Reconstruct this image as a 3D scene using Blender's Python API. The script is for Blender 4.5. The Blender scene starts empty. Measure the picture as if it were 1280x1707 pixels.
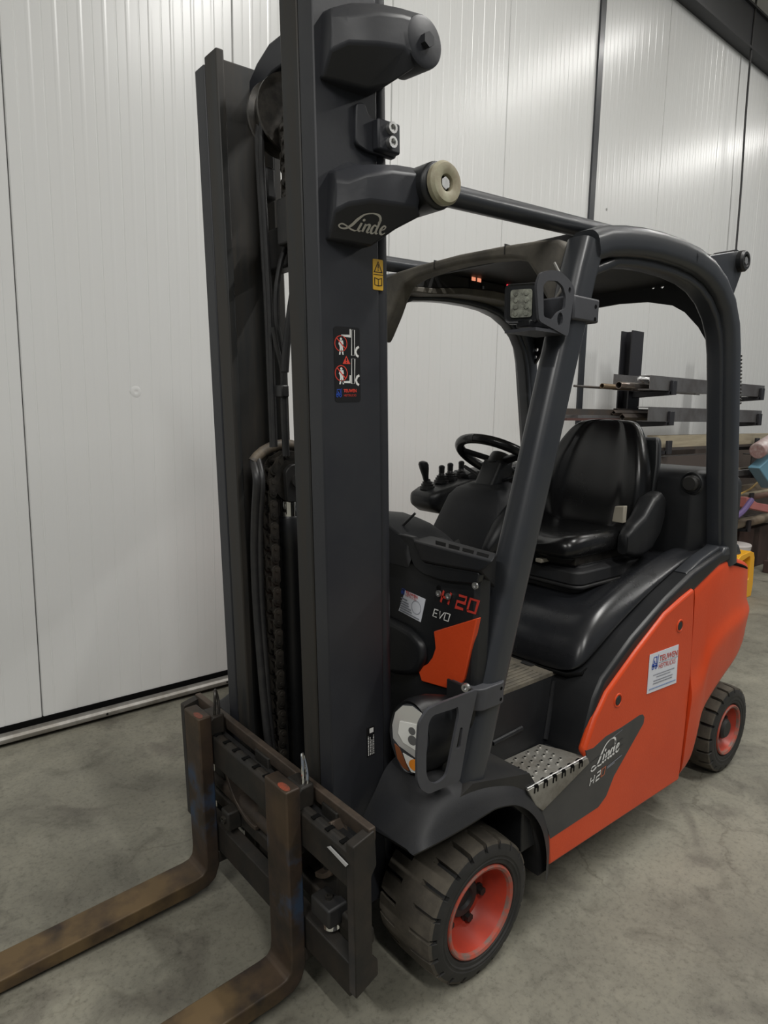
import bpy, bmesh, math, random
from mathutils import Vector, Matrix
from mathutils.bvhtree import BVHTree
random.seed(7)
PI = math.pi
sc = bpy.context.scene
COL = sc.collection

# ------------------------------------------------------------------ camera, light, exposure
cam_d = bpy.data.cameras.new('camera')
cam = bpy.data.objects.new('camera', cam_d)
COL.objects.link(cam)
sc.camera = cam
cam_d.sensor_fit = 'VERTICAL'
cam_d.sensor_height = 36.0
cam_d.lens = 36.0 * 1110.0 / 1707.0
cam_d.clip_start = 0.05
_f = Vector((-0.63556, -0.75743, -0.14954)); _r = Vector((-0.76761, 0.64069, 0.01726)); _u = Vector((-0.08274, -0.12575, 0.98861))
cam.matrix_world = Matrix(((_r.x, _u.x, -_f.x, 1.3305), (_r.y, _u.y, -_f.y, 1.6576), (_r.z, _u.z, -_f.z, 1.62), (0, 0, 0, 1)))

world = bpy.data.worlds.new('hall_air')
sc.world = world
world.use_nodes = True
_bg = world.node_tree.nodes['Background']
_bg.inputs['Color'].default_value = (0.86, 0.93, 1.0, 1)
_bg.inputs['Strength'].default_value = 0.13

def area_light(x, y, z, sx, sy, power):
    ld = bpy.data.lights.new('tube_light', 'AREA')
    ld.shape = 'RECTANGLE'; ld.size = sx; ld.size_y = sy; ld.energy = power
    ld.color = (1.0, 0.985, 0.95)
    lo = bpy.data.objects.new('tube_light', ld)
    COL.objects.link(lo); lo.location = (x, y, z)
# strip lamps under the roof, running away from the wall: (x, y, watts)
LAMP_Z = 6.0
for lx, ly, pw in ((-10.3, 0.9, 80), (-6.15, 0.7, 62), (-6.15, 4.9, 145), (-2.0, 1.8, 185), (2.15, 4.5, 175), (5.5, 2.0, 205)):  # the last one, far forward, is added to brighten the lower wall
    area_light(lx, ly, LAMP_Z - 0.07, 0.16, 2.6, pw)
sc.view_settings.view_transform = 'Standard'
sc.view_settings.look = 'None'
sc.view_settings.gamma = 1.0
sc.view_settings.use_curve_mapping = False
sc.view_settings.exposure = 0.0

# ------------------------------------------------------------------ materials
MATS = {}
def mat(name, col, rough=0.5, metal=0.0, col2=None, scale=8.0, amt=0.5, rough2=None, bump=0.0, bscale=60.0, coat=0.0, emit=None, estr=0.0, stretch=(1, 1, 1), contrast=(0.4, 0.6), spec=0.5):
    if name in MATS: return MATS[name]
    m = bpy.data.materials.new(name); m.use_nodes = True
    nt = m.node_tree; b = nt.nodes['Principled BSDF']
    b.inputs['Base Color'].default_value = (*col, 1)
    b.inputs['Roughness'].default_value = rough
    b.inputs['Metallic'].default_value = metal
    b.inputs['Specular IOR Level'].default_value = spec
    if coat: b.inputs['Coat Weight'].default_value = coat; b.inputs['Coat Roughness'].default_value = 0.15
    if emit: b.inputs['Emission Color'].default_value = (*emit, 1); b.inputs['Emission Strength'].default_value = estr
    tc = nt.nodes.new('ShaderNodeTexCoord'); mp = nt.nodes.new('ShaderNodeMapping')
    mp.inputs['Scale'].default_value = stretch
    nt.links.new(tc.outputs['Object'], mp.inputs['Vector'])
    if col2:
        n = nt.nodes.new('ShaderNodeTexNoise'); n.inputs['Scale'].default_value = scale; n.inputs['Detail'].default_value = 8; n.inputs['Roughness'].default_value = 0.65
        nt.links.new(mp.outputs['Vector'], n.inputs['Vector'])
        r = nt.nodes.new('ShaderNodeMapRange'); r.inputs['From Min'].default_value = contrast[0]; r.inputs['From Max'].default_value = contrast[1]; r.inputs['To Max'].default_value = amt
        nt.links.new(n.outputs['Fac'], r.inputs['Value'])
        mx = nt.nodes.new('ShaderNodeMix'); mx.data_type = 'RGBA'
        mx.inputs['A'].default_value = (*col, 1); mx.inputs['B'].default_value = (*col2, 1)
        nt.links.new(r.outputs['Result'], mx.inputs['Factor']); nt.links.new(mx.outputs['Result'], b.inputs['Base Color'])
        if rough2 is not None:
            r2 = nt.nodes.new('ShaderNodeMapRange'); r2.inputs['To Min'].default_value = rough; r2.inputs['To Max'].default_value = rough2
            nt.links.new(r.outputs['Result'], r2.inputs['Value']); nt.links.new(r2.outputs['Result'], b.inputs['Roughness'])
    if bump:
        n = nt.nodes.new('ShaderNodeTexNoise'); n.inputs['Scale'].default_value = bscale; n.inputs['Detail'].default_value = 4
        nt.links.new(mp.outputs['Vector'], n.inputs['Vector'])
        bp = nt.nodes.new('ShaderNodeBump'); bp.inputs['Strength'].default_value = bump; bp.inputs['Distance'].default_value = 0.004
        nt.links.new(n.outputs['Fac'], bp.inputs['Height']); nt.links.new(bp.outputs['Normal'], b.inputs['Normal'])
    MATS[name] = m
    return m

M_mast = mat('mast_paint', (0.0165, 0.018, 0.0235), 0.5, col2=(0.028, 0.029, 0.032), scale=3, amt=0.6, bump=0.05, bscale=90)
M_rail = mat('rail_steel', (0.022, 0.023, 0.023), 0.5, metal=0.3, col2=(0.046, 0.039, 0.031), scale=3, amt=0.7, stretch=(6, 6, 0.6), rough2=0.65)
M_grey = mat('guard_paint', (0.030, 0.033, 0.039), 0.36, col2=(0.040, 0.042, 0.045), scale=5, amt=0.5, coat=0.15)
M_plate = mat('plate_paint', (0.056, 0.058, 0.066), 0.5, col2=(0.043, 0.043, 0.048), scale=9, amt=0.6)
M_black = mat('black_plastic', (0.0085, 0.0092, 0.0108), 0.42, col2=(0.018, 0.0185, 0.0195), scale=4, amt=0.5, bump=0.08, bscale=350)
M_fender = mat('fender_plastic', (0.0150, 0.0160, 0.0185), 0.52, spec=0.32, col2=(0.026, 0.0255, 0.0255), scale=4, amt=0.6, bump=0.1, bscale=400)
M_hood = mat('hood_plastic', (0.0145, 0.0155, 0.018), 0.25, col2=(0.030, 0.030, 0.032), scale=3, amt=0.4, rough2=0.38)
M_vinyl = mat('seat_vinyl', (0.0065, 0.0065, 0.007), 0.26, col2=(0.012, 0.012, 0.012), scale=4, amt=0.3, rough2=0.31, bump=0.03, bscale=250)
M_dark = mat('dark_steel', (0.012, 0.012, 0.013), 0.55, col2=(0.03, 0.028, 0.025), scale=7, amt=0.6)
M_grease = mat('greasy_steel', (0.028, 0.026, 0.023), 0.36, metal=0.4, col2=(0.075, 0.066, 0.055), scale=30, amt=0.6)
M_orange = mat('orange_paint', (0.66, 0.072, 0.017), 0.38, spec=0.35, col2=(0.58, 0.058, 0.015), scale=3, amt=0.6, bump=0.12, bscale=140)
M_rimred = mat('rim_paint', (0.46, 0.045, 0.02), 0.42, col2=(0.33, 0.04, 0.025), scale=12, amt=0.6)
M_riml = mat('rim_edge_worn', (0.42, 0.07, 0.04), 0.6, col2=(0.17, 0.13, 0.11), scale=26, amt=0.9)
M_tread = mat('tyre_tread', (0.105, 0.092, 0.073), 0.9, spec=0.25, col2=(0.060, 0.053, 0.044), scale=10, amt=0.8, bump=0.2, bscale=80)
M_side = mat('tyre_side', (0.015, 0.015, 0.0145), 0.62, col2=(0.03, 0.028, 0.026), scale=14, amt=0.6)
M_steprub = mat('step_steel', (0.34, 0.33, 0.30), 0.42, metal=0.6, col2=(0.17, 0.155, 0.13), scale=7, amt=0.8, rough2=0.6)
M_mat = mat('floor_mat', (0.17, 0.15, 0.115), 0.75, col2=(0.075, 0.068, 0.055), scale=9, amt=0.9)
M_dusty = mat('dusty_paint', (0.17, 0.155, 0.128), 0.8, col2=(0.085, 0.079, 0.07), scale=9, amt=0.9, contrast=(0.35, 0.65))
M_carr = mat('carriage_steel', (0.0155, 0.0145, 0.0128), 0.6, metal=0.2, col2=(0.036, 0.028, 0.021), scale=9, amt=0.8, contrast=(0.42, 0.66), bump=0.15, bscale=40)
M_rust = mat('worn_bar', (0.085, 0.062, 0.045), 0.6, metal=0.25, col2=(0.035, 0.028, 0.023), scale=9, amt=0.8)
M_chrome = mat('chrome', (0.85, 0.86, 0.88), 0.08, metal=1.0)
M_zinc = mat('zinc', (0.55, 0.55, 0.54), 0.35, metal=0.9)
M_white = mat('label_white', (0.72, 0.74, 0.80), 0.45)
M_print = mat('print_white', (0.75, 0.75, 0.73), 0.6)
M_silver = mat('print_silver', (0.62, 0.60, 0.55), 0.5)
M_red = mat('print_red', (0.55, 0.045, 0.03), 0.5)
M_redb = mat('print_bright_red', (0.75, 0.06, 0.035), 0.5)
M_blue = mat('print_blue', (0.02, 0.075, 0.42), 0.5)
M_greyp = mat('print_grey', (0.24, 0.25, 0.29), 0.6)
M_blackp = mat('sticker_black', (0.009, 0.009, 0.010), 0.4)
M_yellow = mat('sticker_yellow', (0.72, 0.42, 0.03), 0.5)
M_ylw = mat('yellow_plastic', (0.85, 0.42, 0.02), 0.45)
M_hose = mat('hose_rubber', (0.017, 0.017, 0.018), 0.45, col2=(0.04, 0.038, 0.035), scale=20, amt=0.4)
M_sleeve = mat('hose_sleeve', (0.15, 0.12, 0.085), 0.6, col2=(0.05, 0.045, 0.04), scale=14, amt=0.9)
M_roller = mat('roller_plastic', (0.40, 0.385, 0.27), 0.55, col2=(0.27, 0.22, 0.15), scale=16, amt=0.8)
M_lens = mat('lamp_reflector', (0.72, 0.72, 0.70), 0.18, metal=0.45)
M_lensw = mat('lamp_white', (0.80, 0.80, 0.76), 0.3)
M_amber = mat('amber', (0.85, 0.28, 0.03), 0.25)
M_ambdk = mat('amber_dark', (0.22, 0.075, 0.03), 0.25)
M_led = mat('work_lens', (0.36, 0.37, 0.31), 0.3, col2=(0.14, 0.14, 0.12), scale=60, amt=0.9)
M_redlit = mat('switch_red_lit', (0.6, 0.02, 0.02), 0.4, emit=(1.0, 0.04, 0.07), estr=1.6)
M_orlit = mat('switch_amber_lit', (0.6, 0.2, 0.1), 0.4, emit=(1.0, 0.35, 0.2), estr=0.8)
M_beige = mat('beige_plastic', (0.35, 0.32, 0.26), 0.5)
M_sec = mat('raw_steel', (0.24, 0.235, 0.235), 0.42, metal=0.7, col2=(0.14, 0.125, 0.12), scale=4, amt=0.7)
M_secd = mat('raw_steel_dark', (0.085, 0.08, 0.078), 0.5, metal=0.5, col2=(0.12, 0.09, 0.07), scale=5, amt=0.7)
M_pipe = mat('pipe_steel', (0.34, 0.31, 0.29), 0.3, metal=0.85, col2=(0.2, 0.13, 0.09), scale=8, amt=0.7)
M_wood = mat('pale_timber', (0.38, 0.33, 0.235), 0.7, col2=(0.28, 0.24, 0.17), scale=4, amt=0.8, stretch=(0.6, 8, 8))
M_pink = mat('pink_paint', (0.46, 0.16, 0.15), 0.5, col2=(0.36, 0.12, 0.11), scale=6, amt=0.6)
M_bluebox = mat('blue_paint', (0.14, 0.30, 0.40), 0.5)
M_brown = mat('brown_steel', (0.05, 0.03, 0.025), 0.7, col2=(0.08, 0.045, 0.035), scale=5, amt=0.7)
M_purple = mat('purple_strap', (0.12, 0.08, 0.20), 0.7)
M_rackp = mat('rack_paint', (0.022, 0.022, 0.026), 0.5)
M_beam = mat('beam_paint', (0.03, 0.031, 0.034), 0.5)
M_wall = mat('wall_sheet', (0.72, 0.725, 0.715), 0.27, col2=(0.70, 0.70, 0.685), scale=0.8, amt=0.5)
M_ceil = mat('roof_sheet', (0.70, 0.66, 0.58), 0.6)
M_alu = mat('alu_rail', (0.40, 0.385, 0.36), 0.5, metal=0.6, col2=(0.22, 0.20, 0.17), scale=10, amt=0.7)
M_black0 = mat('gap_black', (0.004, 0.004, 0.004), 0.9, spec=0.1)
M_tube = mat('lamp_tube', (0.9, 0.9, 0.9), 0.5, emit=(1, 0.97, 0.92), estr=4.0)
M_lampb = mat('lamp_body', (0.7, 0.7, 0.7), 0.5)

def fork_mat():
    m = mat('fork_steel', (0.056, 0.036, 0.025), 0.55, metal=0.25, col2=(0.022, 0.018, 0.0145), scale=11, amt=0.9, bump=0.12, bscale=45, contrast=(0.38, 0.64))
    nt = m.node_tree; b = nt.nodes['Principled BSDF']
    src = b.inputs['Base Color'].links[0].from_socket
    tc = nt.nodes.new('ShaderNodeTexCoord'); sp = nt.nodes.new('ShaderNodeSeparateXYZ'); nt.links.new(tc.outputs['Object'], sp.inputs[0])
    nz = nt.nodes.new('ShaderNodeTexNoise'); nz.inputs['Scale'].default_value = 9; nz.inputs['Detail'].default_value = 6; nt.links.new(tc.outputs['Object'], nz.inputs['Vector'])
    def rng(sock, a, bb, inv=False):
        r = nt.nodes.new('ShaderNodeMapRange'); r.inputs['From Min'].default_value = a; r.inputs['From Max'].default_value = bb
        if inv: r.inputs['To Min'].default_value = 1; r.inputs['To Max'].default_value = 0
        nt.links.new(sock, r.inputs['Value']); return r.outputs['Result']
    def mul(*ss):
        o = ss[0]
        for s in ss[1:]:
            k = nt.nodes.new('ShaderNodeMath'); k.operation = 'MULTIPLY'; nt.links.new(o, k.inputs[0]); nt.links.new(s, k.inputs[1]); o = k.outputs[0]
        return o
    def over(base, col, fac):
        mx = nt.nodes.new('ShaderNodeMix'); mx.data_type = 'RGBA'; nt.links.new(base, mx.inputs['A']); mx.inputs['B'].default_value = (*col, 1); nt.links.new(fac, mx.inputs['Factor']); return mx.outputs['Result']
    # darker towards the heel, golden brown worn blade, remains of blue paint half way up the shank
    o = over(src, (0.150, 0.098, 0.045), mul(rng(sp.outputs['X'], 0.45, 0.6), rng(nz.outputs['Fac'], 0.35, 0.6)))
    o = over(o, (0.036, 0.060, 0.105), mul(rng(sp.outputs['Z'], 0.18, 0.26), rng(sp.outputs['Z'], 0.42, 0.48, True), rng(nz.outputs['Fac'], 0.44, 0.56)))
    nt.links.new(o, b.inputs['Base Color'])
    return m
M_fork = fork_mat()

def concrete():
    m = bpy.data.materials.new('concrete'); m.use_nodes = True
    nt = m.node_tree; b = nt.nodes['Principled BSDF']; L = nt.links.new
    tc = nt.nodes.new('ShaderNodeTexCoord')
    def noise(s, d=8, r=0.6, dist=0.0):
        n = nt.nodes.new('ShaderNodeTexNoise'); n.inputs['Scale'].default_value = s; n.inputs['Detail'].default_value = d; n.inputs['Roughness'].default_value = r; n.inputs['Distortion'].default_value = dist
        L(tc.outputs['Object'], n.inputs['Vector']); return n.outputs['Fac']
    def ramp(s, stops):
        r = nt.nodes.new('ShaderNodeValToRGB'); e = r.color_ramp.elements
        e[0].position, e[0].color = stops[0][0], (*stops[0][1], 1); e[1].position, e[1].color = stops[-1][0], (*stops[-1][1], 1)
        for p, c_ in stops[1:-1]:
            k = e.new(p); k.color = (*c_, 1)
        L(s, r.inputs['Fac']); return r.outputs['Color']
    def mix(a, c_, f, mode='MIX'):
        x = nt.nodes.new('ShaderNodeMix'); x.data_type = 'RGBA'; x.blend_type = mode
        L(a, x.inputs['A']); L(c_, x.inputs['B'])
        if isinstance(f, float): x.inputs['Factor'].default_value = f
        else: L(f, x.inputs['Factor'])
        return x.outputs['Result']
    big = ramp(noise(1.5, 6, 0.6, 0.5), [(0.28, (0.125, 0.119, 0.096)), (0.5, (0.20, 0.192, 0.154)), (0.70, (0.275, 0.262, 0.211))])
    mid = ramp(noise(7, 10, 0.7, 0.6), [(0.30, (0.50, 0.49, 0.47)), (0.48, (1, 1, 1)), (0.75, (1.15, 1.14, 1.11))])
    fine = ramp(noise(60, 6, 0.75), [(0.3, (0.50, 0.49, 0.47)), (0.48, (1, 1, 1)), (0.8, (1.15, 1.15, 1.12))])
    o = mix(big, mid, 0.75, 'MULTIPLY'); o = mix(o, fine, 0.8, 'MULTIPLY')
    st = ramp(noise(2.4, 4, 0.55, 1.2), [(0.56, (1, 1, 1)), (0.70, (0.62, 0.60, 0.61))])
    o = mix(o, st, 0.85, 'MULTIPLY')
    vor = nt.nodes.new('ShaderNodeTexVoronoi'); vor.feature = 'DISTANCE_TO_EDGE'; vor.inputs['Scale'].default_value = 2.2
    ds = nt.nodes.new('ShaderNodeMix'); ds.data_type = 'VECTOR'; ds.inputs['Factor'].default_value = 0.22
    nn = nt.nodes.new('ShaderNodeTexNoise'); nn.inputs['Scale'].default_value = 5; nn.inputs['Detail'].default_value = 8; L(tc.outputs['Object'], nn.inputs['Vector'])
    L(tc.outputs['Object'], ds.inputs['A']); L(nn.outputs['Color'], ds.inputs['B']); L(ds.outputs['Result'], vor.inputs['Vector'])
    cr = ramp(vor.outputs['Distance'], [(0.0, (0.62, 0.6, 0.58)), (0.012, (1, 1, 1))])
    gate = ramp(noise(1.1, 3), [(0.48, (0, 0, 0)), (0.6, (1, 1, 1))])
    o2 = mix(o, cr, 0.9, 'MULTIPLY'); o = mix(o, o2, gate)
    L(o, b.inputs['Base Color'])
    rr = nt.nodes.new('ShaderNodeMapRange'); rr.inputs['To Min'].default_value = 0.42; rr.inputs['To Max'].default_value = 0.75
    L(noise(4, 6), rr.inputs['Value']); L(rr.outputs['Result'], b.inputs['Roughness'])
    bp = nt.nodes.new('ShaderNodeBump'); bp.inputs['Strength'].default_value = 0.12; bp.inputs['Distance'].default_value = 0.003
    L(noise(45, 8, 0.7), bp.inputs['Height']); L(bp.outputs['Normal'], b.inputs['Normal'])
    return m
M_floor = concrete()

# ------------------------------------------------------------------ mesh helpers
TILT = math.radians(2.1)
MROT = Matrix.Rotation(TILT, 4, 'Y')          # the mast leans forward a little

def put(name, bm, m, parent=None, bevel=0.0, seg=2, ang=35, mast=False, subd=0, label=None, smooth=True):
    bmesh.ops.remove_doubles(bm, verts=bm.verts[:], dist=1e-5)
    bmesh.ops.recalc_face_normals(bm, faces=bm.faces[:])
    me = bpy.data.meshes.new(name); bm.to_mesh(me); bm.free()
    if mast: me.transform(MROT)
    if m: me.materials.append(m)
    for p in me.polygons: p.use_smooth = smooth
    if smooth and not subd: me.set_sharp_from_angle(angle=math.radians(ang))
    o = bpy.data.objects.new(name, me); COL.objects.link(o)
    if parent: o.parent = parent
    if bevel:
        b = o.modifiers.new('edge', 'BEVEL'); b.width = bevel; b.segments = seg; b.limit_method = 'ANGLE'; b.angle_limit = math.radians(32); b.harden_normals = False
    if subd:
        s = o.modifiers.new('round', 'SUBSURF'); s.levels = subd; s.render_levels = subd
    if label: o['label'] = label
    return o

def empty(name, loc=(0, 0, 0), parent=None):
    o = bpy.data.objects.new(name, None); COL.objects.link(o); o.location = loc; o.empty_display_size = 0.1
    if parent: o.parent = parent
    return o
def tag(o, label=None, cat=None, group=None, kind=None):
    if label: o['label'] = label
    if cat: o['category'] = cat
    if group: o['group'] = group
    if kind: o['kind'] = kind
    return o

def box(bm, x0, x1, y0, y1, z0, z1):
    v = [bm.verts.new((x, y, z)) for x in (x0, x1) for y in (y0, y1) for z in (z0, z1)]
    for f in ((0, 1, 3, 2), (4, 6, 7, 5), (0, 4, 5, 1), (2, 3, 7, 6), (0, 2, 6, 4), (1, 5, 7, 3)):
        bm.faces.new([v[i] for i in f])
    return bm
def B(*a):
    bm = bmesh.new(); return box(bm, *a)

def prism(bm, pts, axis, a, b, holes=()):
    """extrude a polygon given in the two axes left over (in x,y,z order) from a to b along axis"""
    i = 'xyz'.index(axis)
    def P(p, t):
        q = list(p); q.insert(i, t); return q
    loops = [list(pts)] + [list(h) for h in holes]
    if not holes:
        v0 = [bm.verts.new(P(p, a)) for p in pts]; v1 = [bm.verts.new(P(p, b)) for p in pts]
        bm.faces.new(v0); bm.faces.new(v1[::-1])
        n = len(pts)
        for k in range(n): bm.faces.new((v0[k], v0[(k + 1) % n], v1[(k + 1) % n], v1[k]))
        return bm
    allv = []
    for t in (a, b):
        es = []; vs = []
        for lp in loops:
            w = [bm.verts.new(P(p, t)) for p in lp]; vs.append(w)
            es += [bm.edges.new((w[k], w[(k + 1) % len(w)])) for k in range(len(w))]
        bmesh.ops.triangle_fill(bm, use_beauty=True, use_dissolve=False, edges=es)
        allv.append(vs)
    for w0, w1 in zip(*allv):
        n = len(w0)
        for k in range(n): bm.faces.new((w0[k], w0[(k + 1) % n], w1[(k + 1) % n], w1[k]))
    return bm
def PR(pts, axis, a, b, holes=()):
    return prism(bmesh.new(), pts, axis, a, b, holes)
def xz(pts): return [(p[0], p[2]) for p in pts]
def yz(pts): return [(p[1], p[2]) for p in pts]
def circ(cx, cy, r, n=20, ry=None): return [(cx + r * math.cos(2 * PI * k / n), cy + (ry or r) * math.sin(2 * PI * k / n)) for k in range(n)]
def rrect(x0, x1, y0, y1, r, n=5):
    out = []
    for cx, cy, a0 in ((x1 - r, y1 - r, 0), (x0 + r, y1 - r, 90), (x0 + r, y0 + r, 180), (x1 - r, y0 + r, 270)):
        for k in range(n + 1):
            a = math.radians(a0 + 90 * k / n); out.append((cx + r * math.cos(a), cy + r * math.sin(a)))
    return out
def rpoly(pts, r, n=4):
    """round the corners of a polygon"""
    out = []; N = len(pts)
    for i in range(N):
        p = Vector(pts[i]); a = Vector(pts[i - 1]); b = Vector(pts[(i + 1) % N])
        da = (a - p); db = (b - p); rr = min(r, da.length * 0.45, db.length * 0.45)
        s = p + da.normalized() * rr; e = p + db.normalized() * rr
        for k in range(n + 1):
            t = k / n; q = s * (1 - t) ** 2 + p * 2 * t * (1 - t) + e * t * t; out.append(tuple(q))
    return out

def tube(bm, path, r, n=10, caps=True, sec=None, radii=None, up=None):
    P = [Vector(p) for p in path]; rings = []
    prev = None
    for i, p in enumerate(P):
        t = ((P[i + 1] - p).normalized() if i < len(P) - 1 else Vector((0, 0, 0))) + ((p - P[i - 1]).normalized() if i else Vector((0, 0, 0)))
        t.normalize()
        if prev is None:
            u = Vector(up) if up else (Vector((0, 0, 1)) if abs(t.z) < 0.9 else Vector((1, 0, 0)))
        else: u = prev
        u = (u - t * u.dot(t)).normalized(); prev = u; w = t.cross(u)
        k = 1.0
        if 0 < i < len(P) - 1 and sec:
            c_ = (P[i + 1] - p).normalized().dot(t); k = 1 / max(c_, 0.5)
        rr = radii[i] if radii else r
        if sec: rings.append([bm.verts.new(p + u * (a * k) + w * b) for a, b in sec])
        else: rings.append([bm.verts.new(p + (u * math.cos(2 * PI * j / n) + w * math.sin(2 * PI * j / n)) * rr) for j in range(n)])
    m = len(rings[0])
    for a, b in zip(rings, rings[1:]):
        for j in range(m): bm.faces.new((a[j], a[(j + 1) % m], b[(j + 1) % m], b[j]))
    if caps: bm.faces.new(rings[0][::-1]); bm.faces.new(rings[-1])
    return bm
def T(path, r, n=10, **k): return tube(bmesh.new(), path, r, n, **k)
def smooth_path(pts, sub=6, closed=False):
    P = [Vector(p) for p in pts]; out = []; N = len(P)
    rng = range(N) if closed else range(N - 1)
    for i in rng:
        if closed: a, b, c_, d = P[(i - 1) % N], P[i], P[(i + 1) % N], P[(i + 2) % N]
        else:
            b, c_ = P[i], P[i + 1]; a = P[i - 1] if i else b * 2 - c_; d = P[i + 2] if i + 2 < N else c_ * 2 - b
        for k in range(sub):
            t = k / sub
            out.append(0.5 * ((2 * b) + (c_ - a) * t + (2 * a - 5 * b + 4 * c_ - d) * t * t + (3 * b - a - 3 * c_ + d) * t ** 3))
    if not closed: out.append(P[-1])
    return out
def lathe(bm, prof, c0, ax='y', n=40, close=False, a0=0, a1=2 * PI):
    """profile (along axis, radius); axis through c0"""
    full = abs(a1 - a0 - 2 * PI) < 1e-6
    rings = []
    cnt = n if full else n + 1
    for k in range(cnt):
        a = a0 + (a1 - a0) * k / n; ca, sa = math.cos(a), math.sin(a); ring = []
        for h, r in prof:
            if ax == 'y': v = (c0[0] + r * ca, c0[1] + h, c0[2] + r * sa)
            elif ax == 'z': v = (c0[0] + r * ca, c0[1] + r * sa, c0[2] + h)
            else: v = (c0[0] + h, c0[1] + r * ca, c0[2] + r * sa)
            ring.append(bm.verts.new(v))
        rings.append(ring)
    m = len(prof)
    for k in range(n):
        a, b = rings[k], rings[(k + 1) % cnt]
        for j in range(m - 1): bm.faces.new((a[j], a[j + 1], b[j + 1], b[j]))
        if close: bm.faces.new((a[-1], a[0], b[0], b[-1]))
    return bm
def LA(*a, **k): return lathe(bmesh.new(), *a, **k)
def cyl(bm, p0, p1, r, n=16, r1=None):
    return tube(bm, [p0, p1], r, n, radii=[r, r1 if r1 is not None else r])
def CY(*a, **k): return cyl(bmesh.new(), *a, **k)
def loft(bm, rings, closed=True, cap=True):
    R = [[bm.verts.new(p) for p in r] for r in rings]; m = len(R[0])
    for a, b in zip(R, R[1:]):
        for j in range(m if closed else m - 1): bm.faces.new((a[j], a[(j + 1) % m], b[(j + 1) % m], b[j]))
    if cap and closed: bm.faces.new(R[0][::-1]); bm.faces.new(R[-1])
    return bm
def LO(*a, **k): return loft(bmesh.new(), *a, **k)
def hexbolt(bm, p, d, r, h):
    p = Vector(p); d = Vector(d).normalized(); return tube(bm, [p, p + d * h], r, 6)
def capscrew(parent, p, d, r=0.012, h=0.012, m=None, mast=False, name='bolt'):
    p = Vector(p); d = Vector(d).normalized(); bm = bmesh.new()
    u = d.orthogonal().normalized(); w = d.cross(u); rings = []
    for hh, rr in ((0, r), (h, r), (h, r * 0.55), (h * 0.4, r * 0.5)):
        rings.append([p + d * hh + (u * math.cos(2 * PI * k / 12) + w * math.sin(2 * PI * k / 12)) * rr for k in range(12)])
    loft(bm, rings)
    return put(name, bm, m or M_zinc, parent, mast=mast)
def mirror_y(bm):
    for v in bm.verts: v.co.y = -v.co.y
    bmesh.ops.reverse_faces(bm, faces=bm.faces[:]); return bm

# flat print: text and strokes laid on a plane given by origin o, right u and up v
def frame(o, u, v):
    u = Vector(u).normalized(); v = Vector(v); v = (v - u * v.dot(u)).normalized()
    n = u.cross(v); return Vector(o), u, v, n
def text(fr, s, size, m, parent, x=0, y=0, shear=0.0, sx=1.0, mast=False, bold=0.0, align='LEFT', name='lettering', lift=0.0006):
    o, u, v, n = fr
    cu = bpy.data.curves.new(name, 'FONT'); cu.body = s; cu.size = size; cu.shear = shear; cu.offset = bold; cu.align_x = align; cu.resolution_u = 3
    tmp = bpy.data.objects.new('tmp', cu); COL.objects.link(tmp)
    dg = bpy.context.evaluated_depsgraph_get(); me = bpy.data.meshes.new_from_object(tmp.evaluated_get(dg))
    bpy.data.objects.remove(tmp); bpy.data.curves.remove(cu)
    for w in me.vertices:
        c_ = w.co; w.co = o + u * (x + c_.x * sx) + v * (y + c_.y) + n * lift
    if mast: me.transform(MROT)
    me.materials.clear(); me.materials.append(m)
    ob = bpy.data.objects.new(name, me); COL.objects.link(ob); ob.parent = parent
    return ob
def ribbon(bm, fr, pts, w, lift=0.0006, closed=False):
    """flat stroke of width w (number or list) through 2-D points"""
    o, u, v, n = fr; N = len(pts)
    L_, R_ = [], []
    for i in range(N):
        p = Vector(pts[i]); a = Vector(pts[(i - 1) % N]) if (i or closed) else p; b = Vector(pts[(i + 1) % N]) if (i < N - 1 or closed) else p
        d = b - a
        if d.length < 1e-9: d = Vector((1, 0))
        d.normalize(); q = Vector((-d.y, d.x)); ww = (w[i] if isinstance(w, (list, tuple)) else w) * 0.5
        k = 1.0
        if a != p and b != p:
            d1 = (p - a).normalized(); c_ = abs(d1.dot(d)); k = min(1 / max(c_, 0.4), 1.8)
        for S, sg in ((L_, 1), (R_, -1)):
            t = p + q * (sg * ww * k); S.append(bm.verts.new(o + u * t.x + v * t.y + n * lift))
    for i in range(N if closed else N - 1):
        j = (i + 1) % N; bm.faces.new((R_[i], R_[j], L_[j], L_[i]))
    return bm
def fill(bm, fr, pts, lift=0.0006):
    o, u, v, n = fr; bm.faces.new([bm.verts.new(o + u * p[0] + v * p[1] + n * lift) for p in pts]); return bm
def putf(name, bm, m, parent, mast=False, label=None):
    me = bpy.data.meshes.new(name); bm.normal_update(); bm.to_mesh(me); bm.free()
    if mast: me.transform(MROT)
    me.materials.append(m); o = bpy.data.objects.new(name, me); COL.objects.link(o); o.parent = parent
    if label: o['label'] = label
    return o
def sp2(pts, sub=6): return [(p.x, p.y) for p in smooth_path([(a, b, 0) for a, b in pts], sub)]
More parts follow.
